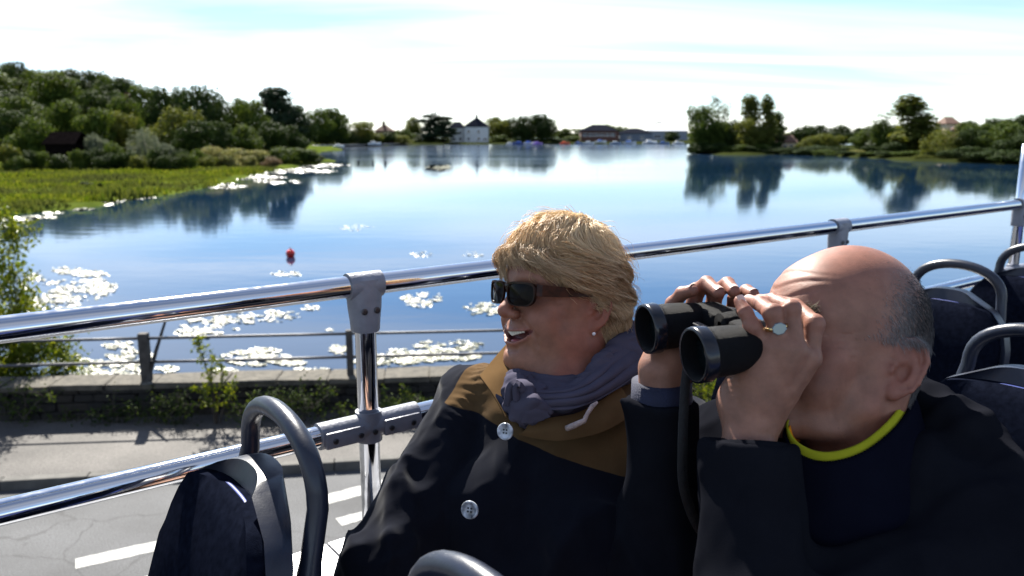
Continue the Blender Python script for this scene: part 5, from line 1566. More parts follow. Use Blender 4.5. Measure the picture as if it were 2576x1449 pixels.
def skin_tone(V, piece, base):
    n = len(V); col = np.tile(np.array(base, f32), (n, 1))
    mott = fbm((V * 38).astype(f32), 4, 3)[:, None]
    col = col * (1 + .10 * mott)
    if piece == 'head':
        q = inv_pts(MH, V.astype(f32))
        red = np.exp(-(((np.abs(q[:, 0]) - .042) / .03) ** 2 + ((q[:, 1] + .07) / .04) ** 2 + ((q[:, 2] + .01) / .03) ** 2)) + np.exp(-((q[:, 0] / .02) ** 2 + ((q[:, 1] + .115) / .02) ** 2 + ((q[:, 2] + .01) / .02) ** 2))
        red += .8 * smooth(.066, .082, np.abs(q[:, 0])) * (q[:, 2] < .05) + .55 * smooth(.05, .12, q[:, 2]) * smooth(.06, -.06, q[:, 1])
        col *= 1 - red[:, None] * np.array([.0, .22, .20])
        sp = vnoise((V * 170).astype(f32), 77); col *= np.where(sp > .86, .72, 1.0)[:, None]
        lip = np.exp(-((q[:, 0] / .022) ** 2 + ((q[:, 1] + .108) / .012) ** 2 + ((q[:, 2] + .0485) / .008) ** 2)); col *= 1 - lip[:, None] * np.array([.1, .45, .4])
        # tone of the close-cropped hair on the sides
        hm = (man_hair_mask(q) * np.clip(.8 + .5 * fbm((V * 120).astype(f32), 91, 2), 0, 1))[:, None]
        gq = np.clip(smooth(.045, .0, q[:, 1]) * .7 + smooth(.06, .01, q[:, 2]) * .45, 0, 1)[:, None]
        col = col * (1 - .75 * hm) + (np.array([.035, .032, .034]) * (1 - gq) + np.array([.17, .155, .15]) * gq) * .75 * hm
    else:
        kn = np.zeros(n)
        for fs in (FING_L, FING_R):
            for pts, rad in fs:
                for p in pts[1:]: kn += np.exp(-((V - np.array(p)) ** 2).sum(1) / (.011 ** 2))
        col *= 1 - np.clip(kn, 0, 1)[:, None] * np.array([.0, .20, .20])
    return np.clip(col, 0.005, 1)
def man_hair_mask(q):
    ax = np.abs(q[:, 0])
    m = smooth(-.044, .018, q[:, 1] - .25 * (q[:, 2] - .02)) * smooth(.122, .072, q[:, 2] + .10 * (q[:, 1] - .03)) * smooth(-.062, -.040, q[:, 2] + .35 * np.maximum(q[:, 1] - .02, 0))
    m *= smooth(.0, .012, ax - .028 + .6 * smooth(.03, .085, q[:, 1]) * .06)
    ear = (q[:, 1] < .040) & (q[:, 2] < .022)
    return np.where(ear, 0, m)
VV, FF, CC, b = [], [], [], 0
for V, F, nm in pieces:
    VV.append(V); FF.append(F + b); b += len(V); CC.append(skin_tone(V, nm, (.255, .120, .078)))
M_skin = skin_mat('skin', .28)
man = thing('person', 'bald man in dark jacket looking through black binoculars', 'person', B(.72, .56, DECK + .45))
me = mesh_np('body', np.concatenate(VV), np.concatenate(FF)); add_color(me, np.concatenate(CC)); link('body', me, M_skin, man)

# strands ------------------------------------------------------------
def strands(roots, paths_fn, n_seg, width, col_fn, seed, name, m, parent, sides=3):
    """paths_fn(roots)-> (n, n_seg+1, 3); each strand a thin tapering three-sided tube"""
    rs = np.random.default_rng(seed)
    P = paths_fn(roots, rs); n = len(P)
    T = np.gradient(P, axis=1); T /= np.linalg.norm(T, axis=2, keepdims=True) + 1e-9
    ref = rs.normal(size=(n, 1, 3)); u = np.cross(T, ref); u /= np.linalg.norm(u, axis=2, keepdims=True) + 1e-9; w = np.cross(T, u)
    tt = np.linspace(0, 1, n_seg + 1)
    wd = width * rs.uniform(.6, 1.3, n)[:, None] * (1 - .75 * tt ** 2.2)[None]
    ring = [P + (u * math.cos(a) + w * math.sin(a)) * wd[..., None] for a in [2 * math.pi * k / sides for k in range(sides)]]
    V = np.stack(ring, 2).reshape(-1, 3)                     # strand, seg, side
    idx = np.arange(n * (n_seg + 1) * sides).reshape(n, n_seg + 1, sides)
    F = np.concatenate([np.stack([idx[:, :-1, k], idx[:, :-1, (k + 1) % sides], idx[:, 1:, (k + 1) % sides], idx[:, 1:, k]], -1).reshape(-1, 4) for k in range(sides)])
    col = np.repeat(col_fn(roots, rs)[:, None, :], (n_seg + 1) * sides, 1).reshape(-1, 3)
    me = mesh_np(name, V, F); add_color(me, col)
    return link(name, me, m, parent)
M_hair = tone_mat('hair_strand', .42, .5, .25)
headV, headF = pieces[0][0], pieces[0][1]
qv = inv_pts(MH, headV.astype(f32)); hm = man_hair_mask(qv)
rs = np.random.default_rng(5)
me_n = np.zeros_like(headV)
a_, b__, c_ = headV[headF[:, 0]], headV[headF[:, 1]], headV[headF[:, 2]]
fn_ = np.cross(b__ - a_, c_ - a_)
for k in range(4): np.add.at(me_n, headF[:, k], fn_)
me_n /= np.linalg.norm(me_n, axis=1, keepdims=True) + 1e-12
pick = rs.choice(len(headV), 22000, p=hm / hm.sum())
jit = rs.normal(size=(22000, 3)) * .0012
roots = headV[pick] + jit; rn = me_n[pick]; rq = qv[pick]
RM = to_np(MH)[:3, :3]; RM = RM / np.linalg.norm(RM[:, 0])
def man_paths(roots, rs):
    n = len(roots)
    flow = np.stack([np.zeros(n), .55 + 0 * rq[:, 1], -.8 + 0 * rq[:, 1]], 1) @ RM.T + rs.normal(size=(n, 3)) * .14
    flow -= (flow * rn).sum(1, keepdims=True) * rn; flow /= np.linalg.norm(flow, axis=1, keepdims=True)
    Ln = rs.uniform(.004, .010, n)[:, None] * (.35 + .65 * hm[pick])[:, None] * (0.5 + .8 * smooth(.09, .02, rq[:, 2]))[:, None]
    return np.stack([roots + flow * Ln * t + rn * (.0002 + .0010 * t * (1 - .35 * t)) for t in np.linspace(0, 1, 4)], 1)
def man_hair_col(roots, rs):
    n = len(roots); g = smooth(.045, .0, rq[:, 1]) * .7 + smooth(.06, .01, rq[:, 2]) * .45 + rs.normal(size=n) * .12
    g = np.clip(g, 0, 1)[:, None]
    return (1 - g) * np.array([.045, .042, .045]) + g * np.array([.36, .345, .345])
strands(roots, man_paths, 3, .00022, man_hair_col, 6, 'hair', M_hair, man)
# eyebrow
bq = np.stack([rs.uniform(.016, .050, 260), np.zeros(260), .047 + rs.normal(size=260) * .003], 1); bq[:, 1] = -.101 + 7.2 * np.maximum(bq[:, 0] - .012, 0) ** 2
for sg_ in (1, -1):
    brow_roots = fwd_pts(MH, bq * [sg_, 1, 1])
    def brow_paths(roots, rs):
        n = len(roots)
        f = np.stack([np.full(n, .8 * sg_), np.full(n, -.25), np.full(n, .25)], 1) @ RM.T + rs.normal(size=(n, 3)) * .3
        return np.stack([roots + f * .009 * t for t in np.linspace(0, 1, 4)], 1)
    eb = strands(brow_roots, brow_paths, 3, .0004, lambda r, rs: np.tile([.30, .26, .20], (len(r), 1)) * rs.uniform(.4, 1.3, (len(r), 1)), 8, 'eyebrow', M_hair, man)
    eb['kind'] = 'stuff'
# finger nails
M_nail = mat('finger_nail', (.62, .40, .33), .28, var=.08, scale=40)
def nail(pts, rad, outward, parent):
    tip, dip = pts[-1], pts[-2]; ax = (tip - dip).normalized(); o = (outward - ax * outward.dot(ax)).normalized(); sd = ax.cross(o)
    c = tip - ax * rad[-1] * .35; V, F = [], []
    for i in range(7):
        for j in range(6):
            u = -1 + i / 3; v = -1 + j / 2.5
            ang = u * .85
            rr = rad[-1] * 1.045
            le = .0058 * v * (1 if v < 0 else (1 - .12 * u * u))
            V.append(c + ax * le + (o * math.cos(ang) + sd * math.sin(ang)) * rr * (1 - .03 * max(0, -v)))
    for i in range(6):
        for j in range(5): F.append((i * 6 + j, (i + 1) * 6 + j, (i + 1) * 6 + j + 1, i * 6 + j + 1))
    MB().add(V, F).build('finger_nail', M_nail, parent, smooth=True)
for (pts, rad) in FING_R: nail(pts, rad, Vector((.1, -.35, .95)), man)
nail(*FING_L[0], Vector((.3, -.75, .55)), man)
nail(*FING_L[1], Vector((0, -.2, 1)), man)
# signet ring on the left ring finger
p0, p1 = FING_L[1][0][0], FING_L[1][0][1]
rc = p0.lerp(p1, .60); ax = (p1 - p0).normalized(); rr_ = .0112
M_gold = mat('ring_gold', (.75, .52, .22), .22, metal=1.0, var=.1)
M_stone_r = mat('ring_face', (.20, .25, .28), .18, metal=.4, var=.15)
ring = MB().lathe([(rr_ - .0004, -.0022), (rr_ + .0009, -.0018), (rr_ + .0013, 0), (rr_ + .0009, .0018), (rr_ - .0004, .0022)], rc, ax, 32).build('signet_ring', M_gold, man, smooth=True)
o_ = Vector((-.12, -1, .25)); o_ = (o_ - ax * o_.dot(ax)).normalized(); sd = ax.cross(o_)
Vr, k = [], 8
for h, s in ((.0, .0062), (.0022, .0070), (.0028, .0062)):
    for i in range(k):
        a = 2 * math.pi * (i + .5) / k; Vr.append(rc + o_ * (rr_ + h - .0004) + ax * math.sin(a) * s * .95 + sd * math.cos(a) * s * 1.1)
MB().add(Vr, [tuple(range(2 * k, 3 * k))] + [(r * k + i, r * k + (i + 1) % k, (r + 1) * k + (i + 1) % k, (r + 1) * k + i) for r in (0, 1) for i in range(k)]).build('ring_face', M_stone_r, ring)

# clothing ---------------------------------------------------------------
def cloth_mat(name, col, rough=.85, weave=900, bump=.25, sheen=.0, col2=None):
    m, nt, b = mat_base(name); setp(b, Roughness=rough); b.inputs['Sheen Weight'].default_value = sheen; b.inputs['Sheen Roughness'].default_value = .4
    b.inputs['Specular IOR Level'].default_value = .0
    t = nnode(nt, 'ShaderNodeTexCoord')
    n = nnode(nt, 'ShaderNodeTexNoise'); n.inputs['Scale'].default_value = 25; n.inputs['Detail'].default_value = 7; nt.links.new(t.outputs['Object'], n.inputs['Vector'])
    mx = nnode(nt, 'ShaderNodeMix', data_type='RGBA'); c2 = col2 or tuple(c * 1.35 for c in col)
    mx.inputs['A'].default_value = (*[c * .8 for c in col], 1); mx.inputs['B'].default_value = (*c2, 1); nt.links.new(n.outputs['Fac'], mx.inputs['Factor'])
    nt.links.new(mx.outputs['Result'], b.inputs['Base Color'])
    v = nnode(nt, 'ShaderNodeTexNoise'); v.inputs['Scale'].default_value = weave; v.inputs['Detail'].default_value = 2; nt.links.new(t.outputs['Object'], v.inputs['Vector'])
    bp = nnode(nt, 'ShaderNodeBump'); bp.inputs['Strength'].default_value = bump; bp.inputs['Distance'].default_value = .0008
    nt.links.new(v.outputs['Fac'], bp.inputs['Height']); nt.links.new(bp.outputs[0], b.inputs['Normal'])
    return m
M_mjacket = cloth_mat('black_jacket_cloth', (.0085, .009, .012), sheen=.0)
M_sweater = cloth_mat('navy_knit', (.005, .0055, .011), .85, 500, .5)
M_yellow = cloth_mat('neon_yellow_collar', (.30, .30, .018), .7, 700, .15, .02)
M_orange = cloth_mat('orange_lining', (.80, .28, .012), .7, 700, .15, .02)
def folds(P, seed, freq, amp, dirv=(0, 0, 1), stretch=.2):
    # long soft creases running along dirv, sharper on the ridge than in the valley
    d_ = A3(Vector(dirv).normalized()); al = P @ d_
    warp = vnoise(P * f32(freq * .45), seed + 9)[:, None] * f32(.35)
    q = P * f32(freq) + (al * f32(freq * (stretch - 1)))[:, None] * d_ + warp
    n = vnoise(q, seed); n2 = vnoise(q * f32(1.7) + 5.3, seed + 3)
    return amp * ((1 - np.sqrt(n * n + .01)) ** 2.5 * 1.1 - .35 + .35 * n2)
def man_jacket(P):
    q = inv_pts(MT, P)
    d = s_ell(q, (0, .01, -.20), (.195, .125, .22))
    d = smin(d, s_ell(q, (0, -.03, -.44), (.19, .15, .20)), .06)
    d = smin(d, s_cone(P, MT @ Vector((.06, .02, -.035)), L_SH, .050, .062), .05)
    d = smin(d, s_cone(P, MT @ Vector((-.06, .02, -.035)), R_SH, .050, .062), .05)
    sl = s_cone(P, L_SH, L_EL, .072, .064)
    sl = smin(sl, s_cone(P, L_EL, L_WR.lerp(L_EL, .10), .064, .0445), .03)
    sl = sl - folds(P, 31, 21, .009, (L_WR - L_EL).normalized() + Vector((.9, -.3, .2)), .22)
    sr = s_cone(P, R_SH, R_EL, .070, .060)
    sr = smin(sr, s_cone(P, R_EL, R_WR.lerp(R_EL, .14), .060, .042), .03)
    sr = sr - folds(P, 37, 21, .009, (R_WR - R_EL).normalized() + Vector((-.9, -.2, .2)), .22)
    sl = smax(sl, (P - A3(L_WR.lerp(L_EL, .10))) @ A3((L_WR - L_EL).normalized()), .004)
    sr = smax(sr, (P - A3(R_WR.lerp(R_EL, .14))) @ A3((R_WR - R_EL).normalized()), .004)
    d = smin(d, sl, .02); d = smin(d, sr, .02)
    # raised collar and bunched hood behind the neck
    hood = s_cone(P, cz(2330, 1022, 1.0), cz(2420, 1090, .94), .030, .030); hood = smin(hood, s_cone(P, cz(2420, 1090, .94), cz(2530, 1215, .88), .030, .034), .02)
    hood = smin(hood, s_cone(P, cz(2330, 1022, 1.0), cz(2230, 1030, 1.07), .028, .03), .02)
    d = smin(d, hood - folds(P, 41, 30, .010, (.8, .2, .5), .25), .02)
    d = d - folds(P, 43, 12, .010, (0.5, .3, .9), .22) - folds(P, 47, 30, .0026, (-.3, .2, .9), .2)
    # open neck and cuffs
    neck = s_cone(P, hw((0, .0, -.06)), MT @ Vector((0, -.02, -.03)), .072, .078)
    d = ssub(d, neck, .01)
    return d
lo, hi = box_of([MT @ Vector((0, 0, .05)), MT @ Vector((0, 0, -.62)), L_EL, R_EL, L_SH, R_SH, cz(2530, 1215, .88)], .13)
V, F = surface_net(man_jacket, lo, hi, .0048); V = relax(V, F, 1, .4)
link('jacket', mesh_np('jacket', V, F), M_mjacket, man)
# sweater collar (ribbed) and the yellow / orange collar round the neck
RING = CZ([(1980, 1084, .890), (1998, 1128, .872), (2045, 1156, .862), (2100, 1160, .855), (2165, 1140, .855), (2222, 1100, .868), (2266, 1052, .895), (2290, 1000, .94), (2270, 985, 1.0), (2215, 985, 1.035), (2130, 1000, 1.045), (2050, 1030, 1.01), (2005, 1065, .95)])
def ring_surface(ctrl, prof, n=96, name='collar', m=None, parent=None, center=None, rib=0, th=.0015):
    """closed band: prof = list of (outward, up) offsets swept round the ring"""
    k = len(ctrl); cen = center or sum(ctrl, Vector()) / k
    pts = []
    for i in range(n):
        t = i / n * k; j = int(t); f = t - j; p = [ctrl[(j + o) % k] for o in (-1, 0, 1, 2)]
        pts.append(.5 * ((2 * p[1]) + (p[2] - p[0]) * f + (2 * p[0] - 5 * p[1] + 4 * p[2] - p[3]) * f * f + (3 * p[1] - p[0] - 3 * p[2] + p[3]) * f ** 3))
    T0 = [(pts[(i + 1) % n] - pts[i - 1]).normalized() for i in range(n)]
    nrm = sum(((pts[i] - cen).cross(pts[(i + 1) % n] - cen) for i in range(n)), Vector()).normalized()
    if nrm.z < 0: nrm = -nrm
    V, F = [], []
    for i in range(n):
        out = (pts[i] - cen); out = (out - nrm * out.dot(nrm)).normalized()
        for (o, u) in prof:
            r_ = rib * (1 if i % 2 else -1) * max(0, 1 - (len(V) % len(prof)) / 4.5)
            V.append(pts[i] + out * (o + r_) + nrm * u)
    w = len(prof)
    for i in range(n):
        for j in range(w - 1):
            F.append((i * w + j, ((i + 1) % n) * w + j, ((i + 1) % n) * w + j + 1, i * w + j + 1))
    o_ = MB().add(V, F).build(name, m, parent, smooth=True)
    sm = o_.modifiers.new('solid', 'SOLIDIFY'); sm.thickness = th; sm.offset = 0
    return o_
ring_surface(RING, [(-.003, .0095), (-.001, .0085), (-.0002, .004), (.0, -.003), (-.001, -.012), (-.002, -.022)], name='shirt_collar', m=M_yellow, parent=man, th=.0016)
ring_surface(RING, [(-.0035, .003), (-.004, -.008), (-.007, -.02)], name='collar_lining', m=M_orange, parent=man, th=.001)
ring_surface(RING, [(.001, -.003), (.0035, .0005), (.006, -.004), (.0085, -.014), (.010, -.028), (.016, -.045), (.03, -.07), (.05, -.09)], n=220, name='sweater_collar', m=M_sweater, parent=man, rib=.0007, th=.003)
def cuff(W_, E_, r, name, f0, f1, m):
    a, b_ = W_.lerp(E_, f0), W_.lerp(E_, f1)
    MB().tube([b_, b_.lerp(a, .5), a, a.lerp(b_, .06), b_.lerp(a, .5)], [r * 1.03, r, r * .98, r * .90, r * .88], 40, caps=False).build(name, m, man, smooth=True)
cuff(R_WR, R_EL, .0375, 'shirt_cuff', .045, .24, mat('navy_cuff', (.008, .011, .035), .8, var=.2, scale=40, bump=.2, bscale=400))
cuff(L_WR, L_EL, .042, 'shirt_cuff', .085, .2, M_mjacket)

# binoculars ----------------------------------------------------------------
bn = thing('binoculars', 'black binoculars held to the bald man\'s eyes', 'binoculars', cz(1880, 830, .9))
M_bino = mat('binocular_rubber', (.004, .004, .005), .55, var=.3, scale=300, bump=.5, bscale=1600, spec=.14)
M_binos = mat('binocular_gloss', (.006, .007, .012), .22, var=.1, scale=30)
M_lens = mat('coated_lens', (.004, .007, .008), .03, var=.1, spec=.4)
N_, F_ = cz(1752, 893, .835), cz(1619, 829, .940)
eyeN, eyeF = hw((.032, -.106, .024)), hw((-.032, -.106, .024))
A_ = ((N_ + F_) / 2 - (eyeN + eyeF) / 2); blen = A_.length; A_.normalize()
side = (N_ - F_); side = (side - A_ * side.dot(A_)).normalized(); upb = side.cross(A_)
if upb.z < 0: upb = -upb
mid = (N_ + F_) / 2
for sgn, O in ((1, N_), (-1, F_)):
    O = mid + side * sgn * ((N_ - F_).dot(side) / 2)
    # objective barrel, from the front rim back to the prism housing
    prof = [(.0235, -.016), (.0238, -.003), (.0262, .001), (.0290, .0), (.0298, -.004), (.0298, -.014), (.0285, -.016), (.0272, -.019), (.0272, -.030), (.0262, -.045), (.0238, -.064), (.0230, -.070), (.0, -.070)]
    bl = MB().lathe(prof, O, A_, 40).build('objective_barrel', M_bino, bn, auto=35)
    MB().lathe([(.0299, -.0135), (.0303, -.012), (.0303, -.003), (.0295, .0012), (.0270, .0012)], O, A_, 40).build('front_rim', M_binos, bl, smooth=True)
    MB().lathe([(.0001, -.0125), (.010, -.0128), (.018, -.0138), (.0236, -.0155)], O, A_, 32).build('lens', M_lens, bl, smooth=True)
    # prism housing, offset inwards, and eyepiece
    eye = eyeN if sgn > 0 else eyeF
    ho = O - A_ * .066
    hin = mid + side * sgn * .036 - A_ * .066
    hs_ = MB()
    Mh = Matrix((( side.x * sgn, upb.x, A_.x, 0), (side.y * sgn, upb.y, A_.y, 0), (side.z * sgn, upb.z, A_.z, 0), (0, 0, 0, 1)))
    hcen = (ho + hin) / 2
    hs_.box((-.034, -.0235, -.036), (.0285, .0215, .003), Matrix.Translation(hcen) @ Mh, bevel=.011)
    hs_.build('prism_housing', M_bino, bn, auto=40)
    ep = eye + A_ * .012; back_ = hin - A_ * .034
    MB().tube([back_ + A_ * .004, back_.lerp(ep, .3), back_.lerp(ep, .31), ep.lerp(back_, .3), ep.lerp(back_, .28), ep], [.0195, .0195, .0175, .0175, .0200, .0185], 28).build('eyepiece', M_binos, bn, auto=35)
# central bridge, hinge and focus wheel
hb = mid - A_ * .062
MB().lathe([(.0, .030), (.006, .030), (.0075, .028), (.0075, -.055), (.0, -.055)], hb, A_, 20).build('hinge', M_binos, bn, auto=35)
for zz in (.012, -.03):
    MB().box((-.05, -.005, -.005), (.05, .005, .005), Matrix.Translation(hb + A_ * zz + upb * .004) @ Matrix(((side.x, upb.x, A_.x, 0), (side.y, upb.y, A_.y, 0), (side.z, upb.z, A_.z, 0), (0, 0, 0, 1))), bevel=.002).build('bridge', M_binos, bn)
wh = []
for h in np.linspace(-.009, .009, 10): wh.append((.0135 if int(h * 1e4) % 2 else .0130, h))
MB().lathe([(.004, -.010)] + wh + [(.004, .010)], hb - A_ * .012 + upb * .011, A_, 36).build('focus_wheel', M_bino, bn, auto=30)
# neck strap hanging from the housings
M_strap = mat('strap_webbing', (.012, .012, .013), .8, var=.3, scale=80, bump=.3, bscale=500)
def ribbon(ctrl, w, nrm, name, m, parent, th=.0015, n=30):
    c = [Vector(p) for p in ctrl]; k = len(c) - 1; pts = []
    for i in range(n + 1):
        t = min(i / n * k, k - 1e-6); j = int(t); f = t - j; p = [c[max(0, min(k, j + o))] for o in (-1, 0, 1, 2)]
        pts.append(.5 * ((2 * p[1]) + (p[2] - p[0]) * f + (2 * p[0] - 5 * p[1] + 4 * p[2] - p[3]) * f * f + (3 * p[1] - p[0] - 3 * p[2] + p[3]) * f ** 3))
    V, F = [], []
    for i, p in enumerate(pts):
        t = (pts[min(i + 1, n)] - pts[max(0, i - 1)]).normalized(); s_ = t.cross(Vector(nrm)).normalized()
        V += [p - s_ * w / 2, p + s_ * w / 2]
    for i in range(n): F.append((2 * i, 2 * i + 1, 2 * i + 3, 2 * i + 2))
    o = MB().add(V, F).build(name, m, parent, smooth=True); s2 = o.modifiers.new('solid', 'SOLIDIFY'); s2.thickness = th
    return o
ribbon(CZ([(1745, 870, .925), (1728, 940, .92), (1722, 1020, .91), (1718, 1130, .905), (1722, 1230, .915), (1760, 1330, .95), (1820, 1380, .98)]), .012, (0.3, -1, 0), 'neck_strap', M_strap, bn)
# ------------------------------------------------------------------ woman in sunglasses
WH = frame(Vector((0.0855, 1.2850, 3.6200)), math.radians(-60.0), math.radians(-7.5), math.radians(-7.0), 0.970)
WT = frame(cz(1432, 955, 1.285), math.radians(-27), math.radians(-8), 0)
def ww(p): return WH @ Vector(p)
def wt_(p): return WT @ Vector(p)
def wt_i(p): return WT.inverted() @ Vector(p)
W_RSH, W_LSH = wt_((-.178, .012, -.070)), wt_((.178, .012, -.070))
W_REL, W_LEL = cz(985, 1430, 1.20), wt_((.25, -.05, -.36))
W_RWR, W_LWR = wt_((-.12, -.30, -.50)), wt_((.10, -.28, -.50))
plan_mouth()
def woman_skin(P):
    q = inv_pts(WH, P); d = np.full(len(P), .2, f32)
    k = np.sqrt((q * q).sum(1)) < .26
    if k.any(): d[k] = head_sdf(q[k], True) * f32(.97)
    nk = s_cone(P, ww((0, .02, -.03)), wt_((0, .0, -.03)), .060, .070)
    nk = smin(nk, s_cone(P, ww((0, -.030, -.088)), wt_((0, -.03, -.02)), .034, .05), .03)
    d = smin(d, nk, .025)
    return smin(d, s_cone(P, wt_((-.11, .02, -.08)), wt_((.11, .02, -.08)), .055, .055), .05)
hc = np.array(ww((0, 0, 0)))
V, F = surface_net(woman_skin, hc - [.17, .17, .26], hc + [.19, .17, .16], .0022); V = relax(V, F, 1, .4)
q = inv_pts(WH, V.astype(f32)); n = len(V)
col = np.tile(np.array((.270, .122, .074), f32), (n, 1)) * (1 + .08 * fbm((V * 40).astype(f32), 14, 3)[:, None])
red = .9 * np.exp(-(((np.abs(q[:, 0]) - .046) / .024) ** 2 + ((q[:, 1] + .066) / .034) ** 2 + ((q[:, 2] + .014) / .026) ** 2)) + .9 * np.exp(-((q[:, 0] / .018) ** 2 + ((q[:, 1] + .116) / .018) ** 2 + ((q[:, 2] + .012) / .015) ** 2)) + .8 * smooth(.066, .08, np.abs(q[:, 0])) * (q[:, 2] < .04)
col *= 1 - red[:, None] * np.array([.0, .24, .22])
lipd = np.minimum(s_chain(mirror(q), MOUTH['up'], UP_R, .003), s_chain(mirror(q), MOUTH['lo'], LO_R, .003))
lip = smooth(.0016, .0, lipd); col = col * (1 - .45 * lip[:, None]) + np.array([.30, .105, .085]) * .45 * lip[:, None]
inner = smooth(.0020, .0006, np.abs(mouth_cav(mirror(q)))) * smooth(.0004, .0022, lipd)
col = col * (1 - inner[:, None]) + np.array([.12, .025, .025]) * inner[:, None]
pieces_w = [(V, F, col)]
def woman_under(P):
    q = inv_pts(WT, P)
    d = s_ell(q, (0, .0, -.22), (.16, .10, .20)); d = smin(d, s_ell(q, (0, -.04, -.42), (.17, .13, .15)), .06)
    for S_, E_, W_ in ((W_RSH, W_REL, W_RWR), (W_LSH, W_LEL, W_LWR)):
        d = smin(d, s_cone(P, S_, E_, .045, .038), .04); d = smin(d, s_cone(P, E_, W_, .036, .026), .02)
        for k in range(5):
            o = Vector((0.012 * (k - 2), -.07 + .006 * abs(k - 2), -.01)) if k else Vector((.03, -.03, .0))
            d = smin(d, s_cone(P, W_, W_ + Vector((o.x, o.y, o.z)), .018, .008), .008)
    for sx in (-1, 1):
        hip = wt_((.09 * sx, .02, -.52)); knee = hip - bdir * .36 + bnor * (.06 * -sx) + Vector((0, 0, .03)); foot = Vector((knee.x, knee.y, DECK + .10))
        d = smin(d, s_cone(P, hip, knee, .085, .058), .04); d = smin(d, s_cone(P, knee, foot, .055, .04), .03)
        d = smin(d, s_cone(P, foot - Vector((0, 0, .05)), foot - bdir * .13 - Vector((0, 0, .05)), .042, .036), .02)
    return d
lo, hi = box_of([wt_((0, 0, -.05)), wt_((0, 0, -.6)), W_REL, W_LEL, W_RWR, W_LWR], .2); lo[2] = DECK - .02; lo[:2] -= .32
V2, F2 = surface_net(woman_under, lo, hi, .012); pieces_w.append((V2, F2, np.tile((.45, .27, .2), (len(V2), 1))))
woman = thing('person', 'laughing woman in sunglasses, short blonde hair and lilac scarf', 'person', B(.78, 1.02, DECK + .45))
me = mesh_np('body', np.concatenate([p[0] for p in pieces_w]), np.concatenate([pieces_w[0][1], pieces_w[1][1] + len(V)])); add_color(me, np.concatenate([p[2] for p in pieces_w]))
link('body', me, M_skin, woman)
# teeth
tm_ = MB(); M_teeth = mat('teeth', (.72, .66, .54), .25, var=.06, scale=60)
for i, x, y in MOUTH['teeth']:
    wd = .0046; h = .0078 - .0005 * abs(i)
    Mt = WH @ Matrix.Translation((x, y, -.0435 + .0009 * abs(i) - h / 2)) @ Matrix.Rotation(x * 24, 4, 'Z')
    MB().box((-wd / 2, -.0020, -h / 2), (wd / 2, .0020, h / 2), Mt, bevel=.0011).build('tooth', M_teeth, woman, smooth=True)
tg = MB(); Vt, Ft = surface_net(lambda P: s_ell(P, (0, -.081, -.0605), (.018, .018, .0050)), (-.03, -.11, -.07), (.03, -.06, -.045), .002)
link('tongue', mesh_np('tongue', fwd_pts(WH, Vt), Ft), mat('tongue', (.35, .09, .09), .4, var=.1), woman)
# earring
ep = ww((.0800, .0065, -.0365))
MB().lathe([(.0001, -.0032), (.0022, -.0022), (.0032, 0), (.0022, .0022), (.0001, .0032)], ep + Vector((0, -.002, -.003)), (0, 0, 1), 14).build('pearl_earring', mat('pearl', (.8, .8, .82), .15, var=.03, spec=.8), woman, smooth=True)

